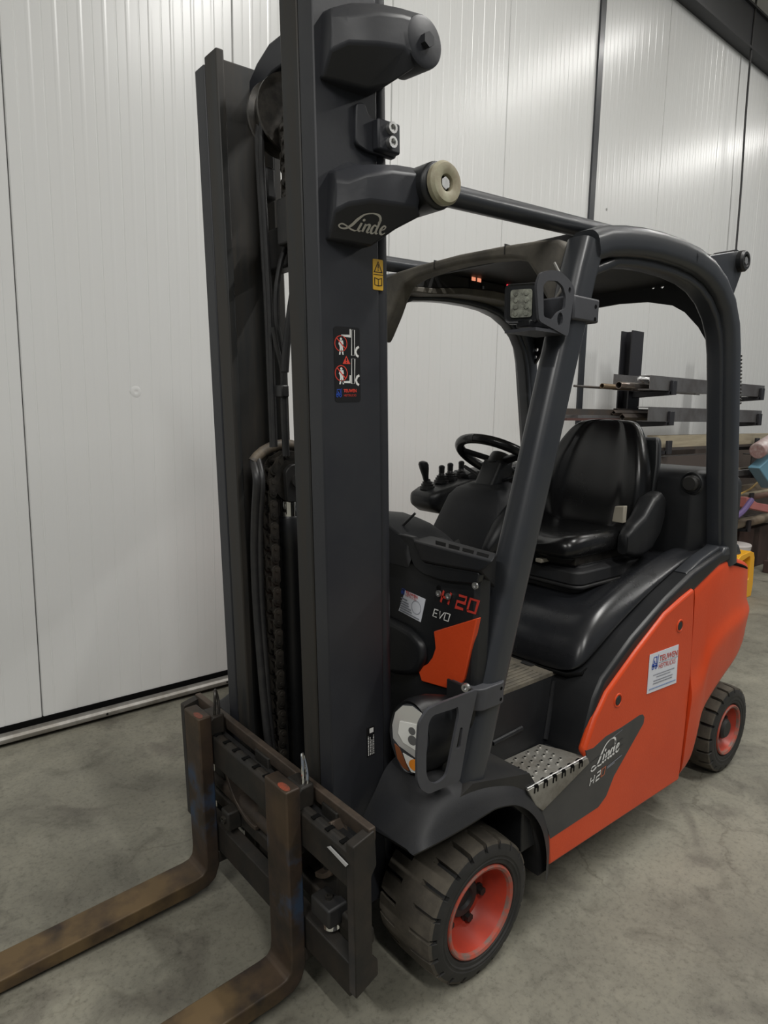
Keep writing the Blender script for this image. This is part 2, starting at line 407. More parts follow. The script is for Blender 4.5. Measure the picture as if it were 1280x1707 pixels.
def script_logo(fr, s, m, parent, mast=False, shear=0.0):
    """the flowing five-letter word mark; unit height 1, about 3.1 long"""
    bm = bmesh.new()
    def st(pts, w, sub=6):
        q = sp2(pts, sub); n = len(q)
        ws = []
        for i in range(n):
            t = i / (n - 1) * (len(w) - 1); k = min(int(t), len(w) - 2); ws.append((w[k] * (1 - (t - k)) + w[k + 1] * (t - k)) * s)
        ribbon(bm, fr, [((a + b * shear) * s, b * s) for a, b in q], ws)
    # L with its long swash
    st([(2.30, 0.62), (2.36, 0.86), (2.18, 1.08), (1.75, 1.16), (1.30, 1.02), (0.98, 0.66), (0.76, 0.30), (0.48, 0.04), (0.18, 0.0), (0.03, 0.12), (0.16, 0.25), (0.42, 0.20), (0.72, 0.06), (1.0, 0.0), (1.16, 0.06)],
       [0.10, 0.15, 0.13, 0.07, 0.09, 0.17, 0.17, 0.12, 0.08, 0.09, 0.09, 0.08, 0.09, 0.09, 0.04])
    st([(1.28, 0.52), (1.24, 0.30), (1.20, 0.10), (1.30, 0.02), (1.40, 0.08)], [0.13, 0.15, 0.15, 0.09, 0.04])
    fill(bm, fr, [((a + b * shear) * s, b * s) for a, b in circ(1.36, 0.70, 0.085, 10)])
    st([(1.56, 0.50), (1.52, 0.26), (1.48, 0.02)], [0.15, 0.15, 0.14])
    st([(1.52, 0.30), (1.68, 0.48), (1.80, 0.46), (1.79, 0.26), (1.76, 0.08), (1.84, 0.02), (1.93, 0.08)], [0.04, 0.10, 0.14, 0.15, 0.14, 0.09, 0.04])
    st([(2.26, 0.44), (2.10, 0.49), (1.99, 0.30), (2.02, 0.06), (2.15, 0.02), (2.28, 0.16)], [0.07, 0.11, 0.16, 0.14, 0.08, 0.05])
    st([(2.40, 0.84), (2.35, 0.50), (2.31, 0.14), (2.38, 0.02), (2.47, 0.06)], [0.13, 0.15, 0.15, 0.10, 0.04])
    st([(2.62, 0.24), (2.82, 0.32), (2.86, 0.46), (2.72, 0.50), (2.60, 0.30), (2.64, 0.07), (2.80, 0.01), (2.96, 0.12)], [0.05, 0.08, 0.09, 0.11, 0.16, 0.15, 0.09, 0.04])
    return putf('word_mark', bm, m, parent, mast)
def drape(ob, target, n, lift=0.0014):
    """lay flat print onto a curved part along direction n"""
    bv = BVHTree.FromObject(target, bpy.context.evaluated_depsgraph_get())
    for v in ob.data.vertices:
        h = bv.ray_cast(v.co + n * 0.06, -n, 0.2)
        if h[0] is not None: v.co = h[0] + n * lift
def strokes(fr, lines, w, m, parent, mast=False, name='lettering', lift=0.0006):
    bm = bmesh.new()
    for l in lines: ribbon(bm, fr, l, w, lift)
    return putf(name, bm, m, parent, mast)
def tech(ch):   # squared technical letters, unit box 0..0.8 x 0..1
    return {'H': [[(0, 0), (0, 1)], [(0.8, 0), (0.8, 1)], [(0, 0.48), (0.8, 0.48)]],
            '2': [[(0, 1), (0.8, 1), (0.8, 0.5), (0, 0.5), (0, 0), (0.8, 0)]],
            '0': [[(0, 0.05), (0, 1), (0.8, 1), (0.8, 0), (0, 0), (0, 0.1)]],
            'E': [[(0.7, 1), (0, 1), (0, 0), (0.7, 0)], [(0, 0.5), (0.6, 0.5)]],
            'V': [[(0, 1), (0.25, 0), (0.8, 1)]], 'O': [[(0, 0.05), (0, 1), (0.8, 1), (0.8, 0), (0, 0), (0, 0.1)]]}[ch]
def tech_lines(s, size, adv, shear, x0=0, y0=0):
    out = []; x = 0
    for ch in s:
        if ch != ' ':
            for l in tech(ch): out.append([(x0 + (x + a + b * shear) * size, y0 + b * size) for a, b in l])
            x += adv
        else: x += adv * 0.35
    return out
def truck_icon(fr, x, y, s, m, parent, mast=False):
    """little side view of a lift truck, as on the dealer's stickers"""
    bm = bmesh.new()
    S = lambda l: [(x + a * s, y + b * s) for a, b in l]
    ribbon(bm, fr, S([(0.12, 0.42), (0.22, 0.98), (0.66, 0.98), (0.72, 0.40)]), 0.07 * s)
    fill(bm, fr, S([(0.02, 0.22), (0.02, 0.46), (0.30, 0.46), (0.36, 0.34), (0.55, 0.34), (0.62, 0.48), (0.76, 0.48), (0.76, 0.20)]))
    fill(bm, fr, S([(0.32, 0.44), (0.28, 0.70), (0.40, 0.72), (0.46, 0.52), (0.60, 0.50), (0.58, 0.42)]))
    ribbon(bm, fr, S([(0.86, 0.12), (0.90, 1.12)]), 0.07 * s)
    for cx in (0.2, 0.68):
        ribbon(bm, fr, S(circ(cx, 0.14, 0.12, 12)), 0.08 * s, closed=True)
    return putf('emblem', bm, m, parent, mast)

# ------------------------------------------------------------------ the hall
WY = -1.82
fl = put('floor', B(-14, 9, -3.0, 9, -0.12, 0.0), M_floor, smooth=False); tag(fl, kind='structure')
# back wall: a liner behind, and the sandwich panels with their pressed grooves one by one
wall = put('wall_back', B(-13.6, 4.0, WY - 0.14, WY - 0.09, -0.1, 6.3), M_black0, smooth=False); tag(wall, kind='structure')
def panel_mesh(w):
    bm = bmesh.new(); prof = []; n = 10; p = w / n
    prof.append((0.0, -0.008))
    prof.append((0.004, 0.0))
    for k in range(n):
        c_ = (k + 0.5) * p
        prof += [(c_ - 0.0045, 0.0), (c_ - 0.002, -0.0013), (c_ + 0.002, -0.0013), (c_ + 0.0045, 0.0)]
        if k < n - 1:
            e = (k + 1) * p; prof += [(e - 0.012, 0.0), (e - 0.004, 0.0007), (e + 0.004, 0.0007), (e + 0.012, 0.0)]
    prof.append((w - 0.004, 0.0)); prof.append((w, -0.008))
    a = [bm.verts.new((x, y, 0.045)) for x, y in prof] + [bm.verts.new((w, -0.08, 0.045)), bm.verts.new((0, -0.08, 0.045))]
    b = [bm.verts.new((v.co.x, v.co.y, 6.28)) for v in a]
    m = len(a)
    for k in range(m): bm.faces.new((a[k], a[(k + 1) % m], b[(k + 1) % m], b[k]))
    bm.faces.new(a[::-1]); bm.faces.new(b)
    return bm
p0 = put('panel', panel_mesh(1.096), M_wall, wall, smooth=False)
for k in range(-3, 13):
    q = p0 if k == -3 else p0.copy()
    if q is not p0: COL.objects.link(q)
    q.parent = wall; q.location = (0.610 - 1.1 * (k + 1) + 0.002, WY, 0)
# small knock in the sheet and a rivet
bmk = LA([(0.0, 0.0), (0.002, 0.008), (0.0035, 0.016), (0.0, 0.03)], [(0.085,-1.820,1.697)][0], 'y', 14)
put('dent_patch', bmk, M_wall, wall)
cs = capscrew(wall, [(-4.054,-1.820,3.390)][0], (0, 1, 0), 0.011, 0.005, M_zinc, name='rivet')
# dark joint strip between two panels
tr = put('trim_1', B(-3.845, -3.775, WY - 0.03, WY + 0.018, 0.05, 6.2), M_grey); tag(tr, kind='structure')
# steel beam high along the wall
bz0, bz1, by0, by1 = 5.37, 5.78, -1.825, -1.70
bm = B(-13, 4, by0, by1, bz0, bz0 + 0.022); box(bm, -13, 4, by0, by1, bz1 - 0.022, bz1); box(bm, -13, 4, -1.745, -1.725, bz0 + 0.02, bz1 - 0.02)
tag(put('trim_2', bm, M_beam, smooth=False), kind='structure')
# foot of the wall: aluminium rail with a dark gap over it
base = put('baseboard_back', B(-13.6, 4, WY - 0.05, WY + 0.012, 0.0, 0.022), M_black0, smooth=False); tag(base, kind='structure')  # black colour here paints the shadow beneath the rail
put('rail', PR([(WY + 0.012, 0.022), (WY + 0.058, 0.022), (WY + 0.062, 0.03), (WY + 0.062, 0.044), (WY + 0.05, 0.056), (WY + 0.012, 0.058)], 'x', -13.6, 4), M_alu, base, bevel=0.002)
put('gap_strip', B(-13.6, 4, WY - 0.02, WY + 0.008, 0.04, 0.085), M_black0, base, smooth=False)
for sx in (0.32, -0.36, -1.02):
    capscrew(base, (sx, WY + 0.061, 0.037), (0, 1, 0), 0.006, 0.003, M_dark, name='screw')
tag(put('ceiling', B(-14, 9, -2.0, 9, 6.30, 6.40), M_ceil, smooth=False), kind='structure')
# cable hanging down the wall
cb = put('hanging_cable', T(smooth_path([(-6.363,-1.720,6.014),(-6.339,-1.720,5.503),(-6.351,-1.720,4.762),(-6.395,-1.720,4.122),(-6.412,-1.720,3.516),(-6.418,-1.720,3.081),(-6.422,-1.720,2.508)], 5), 0.011, 8), M_hose)
tag(cb, 'thin dark cable hanging down the white wall from the roof beam', 'cable')

# ------------------------------------------------------------------ the truck
truck = empty('forklift')
tag(truck, 'orange and dark grey counterbalance forklift truck with tall mast, parked before the white wall', 'forklift')
def part(name, bm, m, **k): return put(name, bm, m, truck, **k)
def sub(par, name, bm, m, **k): return put(name, bm, m, par, **k)

# mast rails, in the mast's own leaning frame (x forward, z up along the rail)
for s in (1, -1):
    o_sec = [(0.333, 0.300), (0.333, 0.241), (0.308, 0.241), (0.300, 0.275), (0.183, 0.275), (0.175, 0.241), (0.150, 0.241), (0.150, 0.300)]
    i_sec = [(0.333, 0.236), (0.333, 0.163), (0.309, 0.163), (0.303, 0.212), (0.170, 0.212), (0.164, 0.163), (0.140, 0.163), (0.140, 0.236)]
    zt = 2.60
    bm = PR([(a, s * b) for a, b in o_sec], 'z', 0.20, zt - 0.01)
    part('outer_mast_rail', bm, M_mast, bevel=0.004, mast=True)
    bm = PR([(a, s * b) for a, b in i_sec], 'z', 0.16, zt + 0.005)
    part('inner_mast_rail', bm, M_rail, bevel=0.004, mast=True)
    # lift ram tucked behind the outer rail
    r = part('lift_ram', CY((0.132, s * 0.272, 0.25), (0.132, s * 0.272, 2.62), 0.024, 20), M_mast, mast=True)
    # cast arms that carry the tilt cylinders: bulging upper flank, undercut towards the rail below
    for brand in (True, False):
        if brand:
            bot = [[(0.311,0.312,2.029)][0], [(0.263,0.325,2.026)][0], [(0.204,0.338,2.022)][0], [(0.153,0.375,2.063)][0], [(0.090,0.395,2.098)][0]]
            mid = [(0.319,0.345,2.083)] + [(0.300,0.376,2.095)] + [(0.254,0.402,2.104)] + [(0.175,0.410,2.107),(0.120,0.410,2.109)]
            top = [(0.315,0.345,2.149)] + [(0.295,0.372,2.145)] + [(0.263,0.398,2.159)] + [(0.195,0.408,2.177),(0.112,0.408,2.185)]
            inn = [(0.296,0.300,2.187),(0.235,0.300,2.222),(0.173,0.300,2.224),(0.100,0.300,2.228),(0.014,0.300,2.233)]
        else:
            bot = [[(0.317,0.312,2.373)][0], [(0.268,0.325,2.370)][0], [(0.209,0.338,2.369)][0], [(0.181,0.375,2.371)][0], [(0.111,0.395,2.421)][0]]
            mid = [(0.319,0.345,2.416)] + [(0.291,0.376,2.429)] + [(0.225,0.402,2.436)] + [(0.156,0.410,2.446),(0.117,0.410,2.443)]
            top = [(0.317,0.345,2.482)] + [(0.286,0.372,2.483)] + [(0.221,0.398,2.500)] + [(0.161,0.408,2.510),(0.104,0.408,2.515)]
            inn = [(0.304,0.300,2.517),(0.244,0.300,2.553),(0.176,0.300,2.567),(0.104,0.300,2.576),(0.007,0.300,2.590)]
        rings = []
        for b0, m0, t0, i0 in zip(bot, mid, top, inn):
            up_ = (t0[0], t0[1] * 0.5 + m0[1] * 0.5, t0[2] * 0.55 + m0[2] * 0.45)
            ring = [(b0[0], 0.285, b0[2]), b0, m0, up_, t0, ((t0[0] + i0[0]) / 2, t0[1] * 0.5 + 0.165, (t0[2] + i0[2]) / 2 + 0.006), (i0[0], 0.285, max(i0[2], t0[2]))]
            rings.append([(x, s * (y if s > 0 else 0.285 + (y - 0.285) * (0.35 if x > 0.24 else 0.8)), z) for x, y, z in ring])
        arm = part('mast_arm', LO(rings), M_mast, bevel=0.006, seg=3, mast=True, ang=28)
        if brand:
            c0 = [(0.068,0.430,2.163)][0]; c0 = (c0[0], s * 0.398, c0[2])
            def bs(pr_): return [(h * s, r) for h, r in pr_]
            sub(arm, 'pivot_boss', LA(bs([(-0.10, 0.0), (-0.10, 0.046), (-0.08, 0.055), (0.03, 0.055), (0.038, 0.047), (0.038, 0.0)]), c0, 'y', 40), M_black, mast=True, bevel=0.003)
            sub(arm, 'roller', LA(bs([(0.038, 0.016), (0.038, 0.042), (0.043, 0.049), (0.056, 0.050), (0.064, 0.044), (0.066, 0.030), (0.061, 0.020), (0.048, 0.018)]), c0, 'y', 40), M_roller, mast=True, label='cream plastic roller cap')
            sub(arm, 'bolt', hexbolt(bmesh.new(), (c0[0], c0[1] + s * 0.042, c0[2]), (0, s, 0), 0.0145, 0.015), M_zinc, mast=True)
            TCX, TCZ = c0[0], c0[2]
        else:
            c0 = [(0.094,0.412,2.475)][0]; c0 = (c0[0], s * 0.406, c0[2])
            sub(arm, 'pivot_boss', LA([(-0.085 * s, 0.0), (-0.085 * s, 0.050), (-0.005 * s, 0.056), (0.002 * s, 0.055), (0.006 * s, 0.047), (0.006 * s, 0.0)], c0, 'y', 40), M_mast, mast=True)
            sub(arm, 'bolt', hexbolt(bmesh.new(), (c0[0], c0[1] + s * 0.006, c0[2]), (0, s, 0), 0.017, 0.014), M_mast, mast=True)
        if brand and s > 0:
            # flat on the undercut flank
            lo_ = Vector([(0.303,0.340,2.050)][0]); le_ = Vector([(0.184,0.367,2.043)][0])
            fro = frame(lo_, le_ - lo_, Vector(mid[1]) - Vector(bot[1]))
            wm = script_logo(fro, (le_ - lo_).length / 2.95, M_silver, arm, mast=True)
            drape(wm, arm, (MROT.to_3x3() @ fro[3]).normalized())
    if s > 0:
        st_ = part('stop_bracket', PR(rpoly([(0.225, 2.255), (0.222, 2.345), (0.195, 2.352), (0.185, 2.325), (0.10, 2.32), (0.098, 2.245), (0.19, 2.245)], 0.012), 'y', 0.296, 0.312), M_mast, bevel=0.003, mast=True)
        sub(st_, 'bracket_block', B(0.105, 0.175, 0.31, 0.335, 2.248, 2.318), M_mast, bevel=0.005, mast=True)
        for zz in (2.268, 2.300): capscrew(st_, (0.138, 0.335, zz), (0, 1, 0), 0.0135, 0.012, M_zinc, mast=True)

# hazard sticker with the pictograms
sx0, sx1, sz0, sz1 = 0.215, 0.295, 1.652, 1.834
stk = part('hazard_sticker', PR(rrect(sx0, sx1, sz0, sz1, 0.008), 'y', 0.3000, 0.3008), M_blackp, mast=True, label='black hazard sticker with pictograms')
fr = frame((sx1, 0.3009, sz0), (-1, 0, 0), (0, 0, 1)); Wd = sx1 - sx0; Hd = sz1 - sz0
k_ = Wd / 455.0
ky = Hd / 1355.0
def SQ(l): return [((a - 195) * k_, Hd - (b - 160) * ky) for a, b in l]
def sm(name, shapes, m):
    bm = bmesh.new()
    for kind, pts, w in shapes:
        if kind == 'f': fill(bm, fr, SQ(pts))
        else: ribbon(bm, fr, SQ(pts), w * k_, lift=0.0009 if kind == 't' else 0.0006, closed=kind == 'c')
    return putf(name, bm, m, stk, mast=True)
man = lambda dx, dy: [('f', [(a + dx, b + dy) for a, b in l], 0) for l in ([(315 + 20 * math.cos(t), 378 + 24 * math.sin(t)) for t in [-2 * PI * q / 10 for q in range(10)]], [(285, 405), (270, 470), (285, 490), (292, 540), (275, 660), (300, 660), (318, 545), (335, 660), (356, 660), (348, 545), (345, 480), (358, 470), (350, 405)][::-1][::-1])]
wheel_arc = lambda dy: [('r', [(628, 505 + dy), (590, 530 + dy), (565, 595 + dy), (585, 660 + dy), (618, 685 + dy)], 32)]
sm('pictogram', man(0, 0) + man(-5, 530) + [('r', [(480, 195), (478, 320), (320, 318)], 24), ('r', [(465, 1025), (460, 1150), (320, 1150)], 24), ('c', [(505, 205), (555, 205), (548, 665), (495, 665)], 8), ('c', [(495, 725), (552, 725), (540, 1180), (488, 1180)], 8)] + wheel_arc(0) + wheel_arc(520), M_print)
sm('pictogram', [('c', [(313 + 105 * math.cos(t * PI / 12), 460 + 138 * math.sin(t * PI / 12)) for t in range(24)], 12), ('t', [(245, 370), (385, 545)], 16), ('c', [(308 + 105 * math.cos(t * PI / 12), 992 + 138 * math.sin(t * PI / 12)) for t in range(24)], 12), ('t', [(240, 900), (378, 1080)], 16), ('f', [(402, 672), (335, 822), (470, 822)][::-1], 0)], M_redb)
sm('pictogram', [('t', [(402, 715), (402, 770)], 16), ('t', [(402, 788), (402, 806)], 16)], M_blackp)
text(fr, 'TEUWEN', 60 * k_, M_redb, stk, x=(345 - 195) * k_, y=Hd - (1335 - 160) * ky, mast=True, bold=0.0003, sx=0.92)
text(fr, 'HEFTRUCKS', 48 * k_, M_red, stk, x=(345 - 195) * k_, y=Hd - (1415 - 160) * ky, mast=True, sx=0.85)
truck_icon(fr, (210 - 195) * k_, Hd - (1425 - 160) * ky, 110 * k_, M_blue, stk, mast=True)
# yellow warning label on the ram and the small maker's label low on the rail
yl = part('warning_label', PR([(a, b) for a, b in rrect(0.137, 0.170, 1.93, 2.004, 0.003)], 'y', 0.2995, 0.3012), M_yellow, mast=True, label='yellow warning label')
fr2 = frame((0.170, 0.3013, 1.93), (-1, 0, 0), (0, 0, 1))
bm = bmesh.new(); ribbon(bm, fr2, [(0.004, 0.043), (0.0165, 0.068), (0.029, 0.043)], 0.0025, closed=True); ribbon(bm, fr2, [(0.0165, 0.062), (0.0165, 0.052)], 0.003); ribbon(bm, fr2, [(0.0165, 0.0495), (0.0165, 0.0465)], 0.003)
ribbon(bm, fr2, [(0.0165, 0.010), (0.0165, 0.026), (0.005, 0.029), (0.005, 0.012), (0.0165, 0.010), (0.028, 0.012), (0.028, 0.029), (0.0165, 0.026)], 0.002); ribbon(bm, fr2, [(0.001, 0.037), (0.032, 0.037)], 0.0015)
putf('pictogram', bm, M_blackp, yl, mast=True)
ml = part('maker_label', B(0.186, 0.214, 0.3000, 0.3006, 0.668, 0.756), M_blackp, mast=True, smooth=False)
frl = frame((0.186, 0.3007, 0.668), (0, 0, 1), (1, 0, 0))
bm = bmesh.new(); fill(bm, frl, [(0.070, 0.004), (0.084, 0.004), (0.084, 0.018), (0.070, 0.018)]); putf('emblem', bm, M_print, ml, mast=True)
bm = bmesh.new()
for q, (a, w_) in enumerate(((0.004, 0.062), (0.010, 0.050), (0.016, 0.058), (0.022, 0.062))):
    x_ = 0.004
    while x_ < a * 0 + w_:
        l_ = random.uniform(0.003, 0.009); ribbon(bm, frl, [(x_, 0.004 + q * 0.0062), (min(x_ + l_, w_), 0.004 + q * 0.0062)], 0.003); x_ += l_ + 0.0018
putf('lettering', bm, M_print, ml, mast=True)

# head of the mast between the rails: arched tie, hose pulley, cross bars
arch = [(-0.17, 2.47), (-0.165, 2.545), (-0.12, 2.575), (-0.05, 2.60), (0.05, 2.60), (0.12, 2.575), (0.165, 2.545), (0.17, 2.47), (0.12, 2.505), (0.04, 2.525), (-0.04, 2.525), (-0.12, 2.505)]
part('mast_tie', PR(arch, 'x', 0.165, 0.235), M_mast, bevel=0.006, mast=True)
pc = [(0.210,-0.020,2.414)][0]
pl = part('hose_pulley', LA([(-0.03, 0.02), (-0.03, 0.10), (-0.022, 0.10), (-0.016, 0.085), (0.016, 0.085), (0.022, 0.10), (0.03, 0.10), (0.03, 0.02)], pc, 'y', 36), M_grease, mast=True)
sub(pl, 'pulley_web', LA([(0.012, 0.0), (0.012, 0.086)], pc, 'y', 36), M_dark, mast=True)
sub(pl, 'axle', CY((pc[0], pc[1] - 0.05, pc[2]), (pc[0], pc[1] + 0.045, pc[2]), 0.014, 12), M_grease, mast=True)
# hoses running down from the pulley along the inner rail
hp = smooth_path([(pc[0], pc[1] - 0.02, pc[2] + 0.105)] + [(0.250,-0.040,2.459),(0.272,-0.040,2.414),(0.281,-0.040,2.353)] + [(0.275,-0.050,2.251),(0.271,-0.050,2.096),(0.268,-0.050,1.903),(0.268,-0.050,1.703),(0.268,-0.050,1.522)], 6)
part('hose', T(hp, 0.012, 10), M_hose, mast=True)
hp = smooth_path([(pc[0], pc[1], pc[2] + 0.105)] + [(0.259,-0.020,2.448),(0.279,-0.020,2.399),(0.286,-0.020,2.331)] + [(0.281,-0.030,2.245),(0.277,-0.030,2.092),(0.274,-0.030,1.901),(0.276,-0.030,1.703),(0.276,-0.030,1.524)], 6)
part('hose', T(hp, 0.008, 10), M_hose, mast=True)
for z in range(0): pass
for path, r in (([(0.208,-0.010,2.105),(0.241,-0.010,2.046),(0.262,-0.010,1.964),(0.266,-0.010,1.883),(0.257,-0.010,1.819),(0.249,-0.010,1.736)], 0.008), ([(0.227,0.030,1.978),(0.245,0.030,1.897),(0.260,0.030,1.816),(0.270,0.030,1.734)], 0.011), ([(0.284,0.000,1.857),(0.274,0.000,1.801),(0.262,0.000,1.752),(0.256,0.000,1.702)], 0.007), ([(0.254,0.000,1.752),(0.258,0.000,1.669),(0.259,0.000,1.601),(0.257,0.000,1.498)], 0.0105)):
    part('hose', T(smooth_path(path, 6), r, 10), M_hose, mast=True)
cl = [(0.261,0.000,1.682)][0]
part('hose_clamp', B(cl[0] - 0.012, cl[0] + 0.012, cl[1] - 0.024, cl[1] + 0.016, cl[2] - 0.017, cl[2] + 0.017), M_hose, bevel=0.004, mast=True)
k1 = [(0.247,-0.060,2.246)][0]
part('hose_guide', B(k1[0] - 0.02, k1[0] + 0.02, k1[1] - 0.03, k1[1] + 0.016, k1[2] - 0.045, k1[2] + 0.045), M_dark, bevel=0.012, mast=True)
# rear chain strand from the head down to its anchor, and the anchor cross bar
k2 = [(0.232,0.030,2.314),(0.242,0.030,2.162)]
part('mast_crossbar', B(0.16, 0.22, -0.17, 0.17, k2[1][2] - 0.135, k2[1][2] - 0.02), M_dark, bevel=0.008, mast=True)
part('chain_anchor', B(k2[1][0] - 0.03, k2[1][0] + 0.02, 0.0, 0.06, k2[1][2] - 0.09, k2[1][2] + 0.03), M_dark, bevel=0.006, mast=True)

# roller chain: every link a mesh, a pair of waisted plates with their pins
def link_mesh(w, plate, pitch=0.034, r=0.0135):
    bm = bmesh.new()
    for s in (-1, 1):
        pts = []
        for k in range(9): a = math.radians(-20 + 220 * k / 8); pts.append((r * math.cos(a), pitch / 2 + r * math.sin(a)))
        for k in range(9): a = math.radians(160 + 220 * k / 8); pts.append((r * math.cos(a), -pitch / 2 + r * math.sin(a)))
        prism(bm, pts, 'y', s * w - plate / 2, s * w + plate / 2)
    for z in (-pitch / 2, pitch / 2): cyl(bm, (0, -w - 0.006, z), (0, w + 0.006, z), 0.0062, 8)
    for v in bm.verts: pass
    bm.normal_update(); me = bpy.data.meshes.new('link'); bm.to_mesh(me); bm.free(); me.materials.append(M_grease); return me
LK = (link_mesh(0.026, 0.006), link_mesh(0.019, 0.006))
def chain(name, x, y, z_top, z_bot, centre=None, rad=0.075, a_max=150):
    root = empty(name, parent=truck); pitch = 0.034; spots = []
    z = z_top - pitch / 2
    while z > z_bot: spots.append((x, z, 0)); z -= pitch
    if centre:
        a = pitch / rad / 2
        while a < math.radians(a_max): spots.insert(0, (centre[0] + rad * math.cos(a), centre[1] + rad * math.sin(a), -a)); a += pitch / rad
    for k, (xx, zz, a) in enumerate(spots):
        o = bpy.data.objects.new('link', LK[k % 2]); COL.objects.link(o); o.parent = root
        o.matrix_local = MROT @ Matrix.Translation((xx, y, zz)) @ Matrix.Rotation(a, 4, 'Y')
    return root
CYX, CYY = 0.180, -0.112
cz = [(0.180,-0.079,1.414)][0][2]
chain('lift_chain', CYX + 0.075, CYY, cz, 0.33, (CYX, cz))
kx = [(0.241,0.045,2.308),(0.256,0.045,2.142)]
chain('anchor_chain', kx[0][0], 0.045, kx[0][2] + 0.06, kx[1][2])
# middle lift cylinder with its chrome rod and sheave head
cyl_ = part('lift_cylinder', LA([(0, 0.0), (0, 0.034), (1.02, 0.034), (1.025, 0.037), (1.115, 0.037), (1.121, 0.033), (1.121, 0.0)], (CYX, CYY, 0.18), 'z', 28), M_black, mast=True)
for v in ():
    pass
sub(cyl_, 'piston_rod', CY((CYX, CYY, 1.29), (CYX, CYY, 1.355), 0.032, 28), M_chrome, mast=True, label='chrome piston rod')
hd = sub(cyl_, 'sheave_fork', PR(rpoly([(CYX - 0.035, 1.348), (CYX - 0.04, cz + 0.03), (CYX - 0.02, cz + 0.05), (CYX + 0.02, cz + 0.05), (CYX + 0.04, cz + 0.03), (CYX + 0.035, 1.348)], 0.01), 'y', CYY + 0.022, CYY + 0.046), M_dark, bevel=0.003, mast=True)
sub(cyl_, 'sheave', LA([(-0.03, 0.015), (-0.03, 0.07), (-0.024, 0.07), (-0.02, 0.062), (0.02, 0.062), (0.024, 0.07), (0.028, 0.07), (0.028, 0.015)], (CYX, CYY, cz), 'y', 32), M_grease, mast=True)
capscrew(cyl_, (CYX, CYY + 0.046, cz), (0, 1, 0), 0.022, 0.008, M_dark, mast=True, name='pin')
# hose over the same sheave, running in a worn sleeve over the top
a_list = [(CYX + 0.125 * math.cos(a), CYY - 0.035, cz + 0.105 * math.sin(a)) for a in [math.radians(t) for t in range(165, 30, -12)]]
part('hose_sleeve', T(a_list, 0.017, 12), M_sleeve, mast=True, label='worn brown sleeve over the hose')
hd_ = [(0.300,-0.101,1.423),(0.300,-0.122,1.311),(0.300,-0.138,1.177),(0.300,-0.138,1.004),(0.300,-0.125,0.809),(0.300,-0.111,0.651),(0.300,-0.089,0.504)]
part('hose', T(smooth_path([a_list[-1], a_list[-1]] + hd_, 6)[4:], 0.0125, 12), M_hose, mast=True)
hd_ = [(0.285,-0.095,1.422),(0.285,-0.116,1.310),(0.285,-0.127,1.177),(0.285,-0.131,1.002),(0.285,-0.121,0.806),(0.285,-0.111,0.646),(0.285,-0.093,0.497)]
part('hose', T(smooth_path([a_list[-2]] + hd_, 6), 0.0095, 12), M_hose, mast=True)
# foot of the mast
part('mast_foot', B(0.15, 0.31, -0.24, 0.24, 0.17, 0.26), M_dark, bevel=0.01, mast=True)
bk = [(0.200,-0.444,0.391),(0.200,-0.316,0.628),(0.200,-0.272,0.666)]
part('hose', T(smooth_path(bk, 5), 0.011, 8), mat('grey_hose', (0.12, 0.11, 0.10), 0.6), mast=True)

# ------------------------------------------------------------------ fork carriage (hangs on the mast, same lean)
for s in (1, -1):
    yo = s * 0.505
    o = part('carriage_side_plate', PR(rpoly([(0.42, 0.178), (0.42, 0.602), (0.352, 0.617), (0.348, 0.52), (0.365, 0.495), (0.365, 0.27), (0.348, 0.25), (0.348, 0.205)], 0.004, 2), 'y', yo - s * 0.03, yo), M_carr, bevel=0.003, mast=True)
ub = part('upper_fork_bar', PR([(0.385, 0.478), (0.42, 0.478), (0.42, 0.573), (0.408, 0.583), (0.395, 0.583), (0.385, 0.575)], 'y', -0.478, 0.478), M_carr, bevel=0.003, mast=True)
for q in range(15):   # locking notches along the top of the bar
    yy = -0.44 + q * 0.063
    sub(ub, 'notch', B(0.392, 0.416, yy, yy + 0.014, 0.5815, 0.5850), M_black0, mast=True, smooth=False)
part('top_rail', PR([(0.348, 0.578), (0.362, 0.578), (0.366, 0.604), (0.366, 0.622), (0.345, 0.622), (0.345, 0.59)], 'y', -0.50, 0.50), M_rust, bevel=0.003, mast=True)
part('rail_groove', B(0.362, 0.392, -0.478, 0.478, 0.55, 0.566), M_dark, mast=True)
part('lower_fork_bar', PR([(0.385, 0.165), (0.42, 0.165), (0.42, 0.262), (0.385, 0.275)], 'y', -0.478, 0.478), M_carr, bevel=0.003, mast=True)
part('lower_rail', B(0.345, 0.383, -0.49, 0.49, 0.285, 0.335), M_carr, bevel=0.008, mast=True)
part('side_shift_cylinder', CY((0.362, -0.36, 0.365), (0.362, 0.20, 0.365), 0.026, 20), M_rust, mast=True)
for y0, y1 in ((-0.36, -0.28), (-0.06, 0.02), (0.30, 0.37)):
    part('carriage_web', B(0.335, 0.372, y0, y1, 0.20, 0.60), M_carr, bevel=0.004, mast=True)
sh = part('shift_block', B(0.362, 0.425, 0.315, 0.40, 0.305, 0.36), M_dark, bevel=0.006, mast=True)
capscrew(sh, (0.395, 0.36, 0.36), (0, 0, 1), 0.010, 0.008, M_grease, mast=True)
sub(sh, 'rod_ring', LA([(0, 0.018), (0, 0.025), (0.014, 0.025), (0.014, 0.018)], (0.395, 0.37, 0.288), 'z', 20, close=True), M_chrome, mast=True, label='bright rod ring')
gb = part('guide_block', B(0.38, 0.43, -0.20, -0.15, 0.29, 0.355), M_carr, bevel=0.006, mast=True)
capscrew(gb, (0.43, -0.175, 0.325), (1, 0, 0), 0.013, 0.008, M_grease, mast=True)
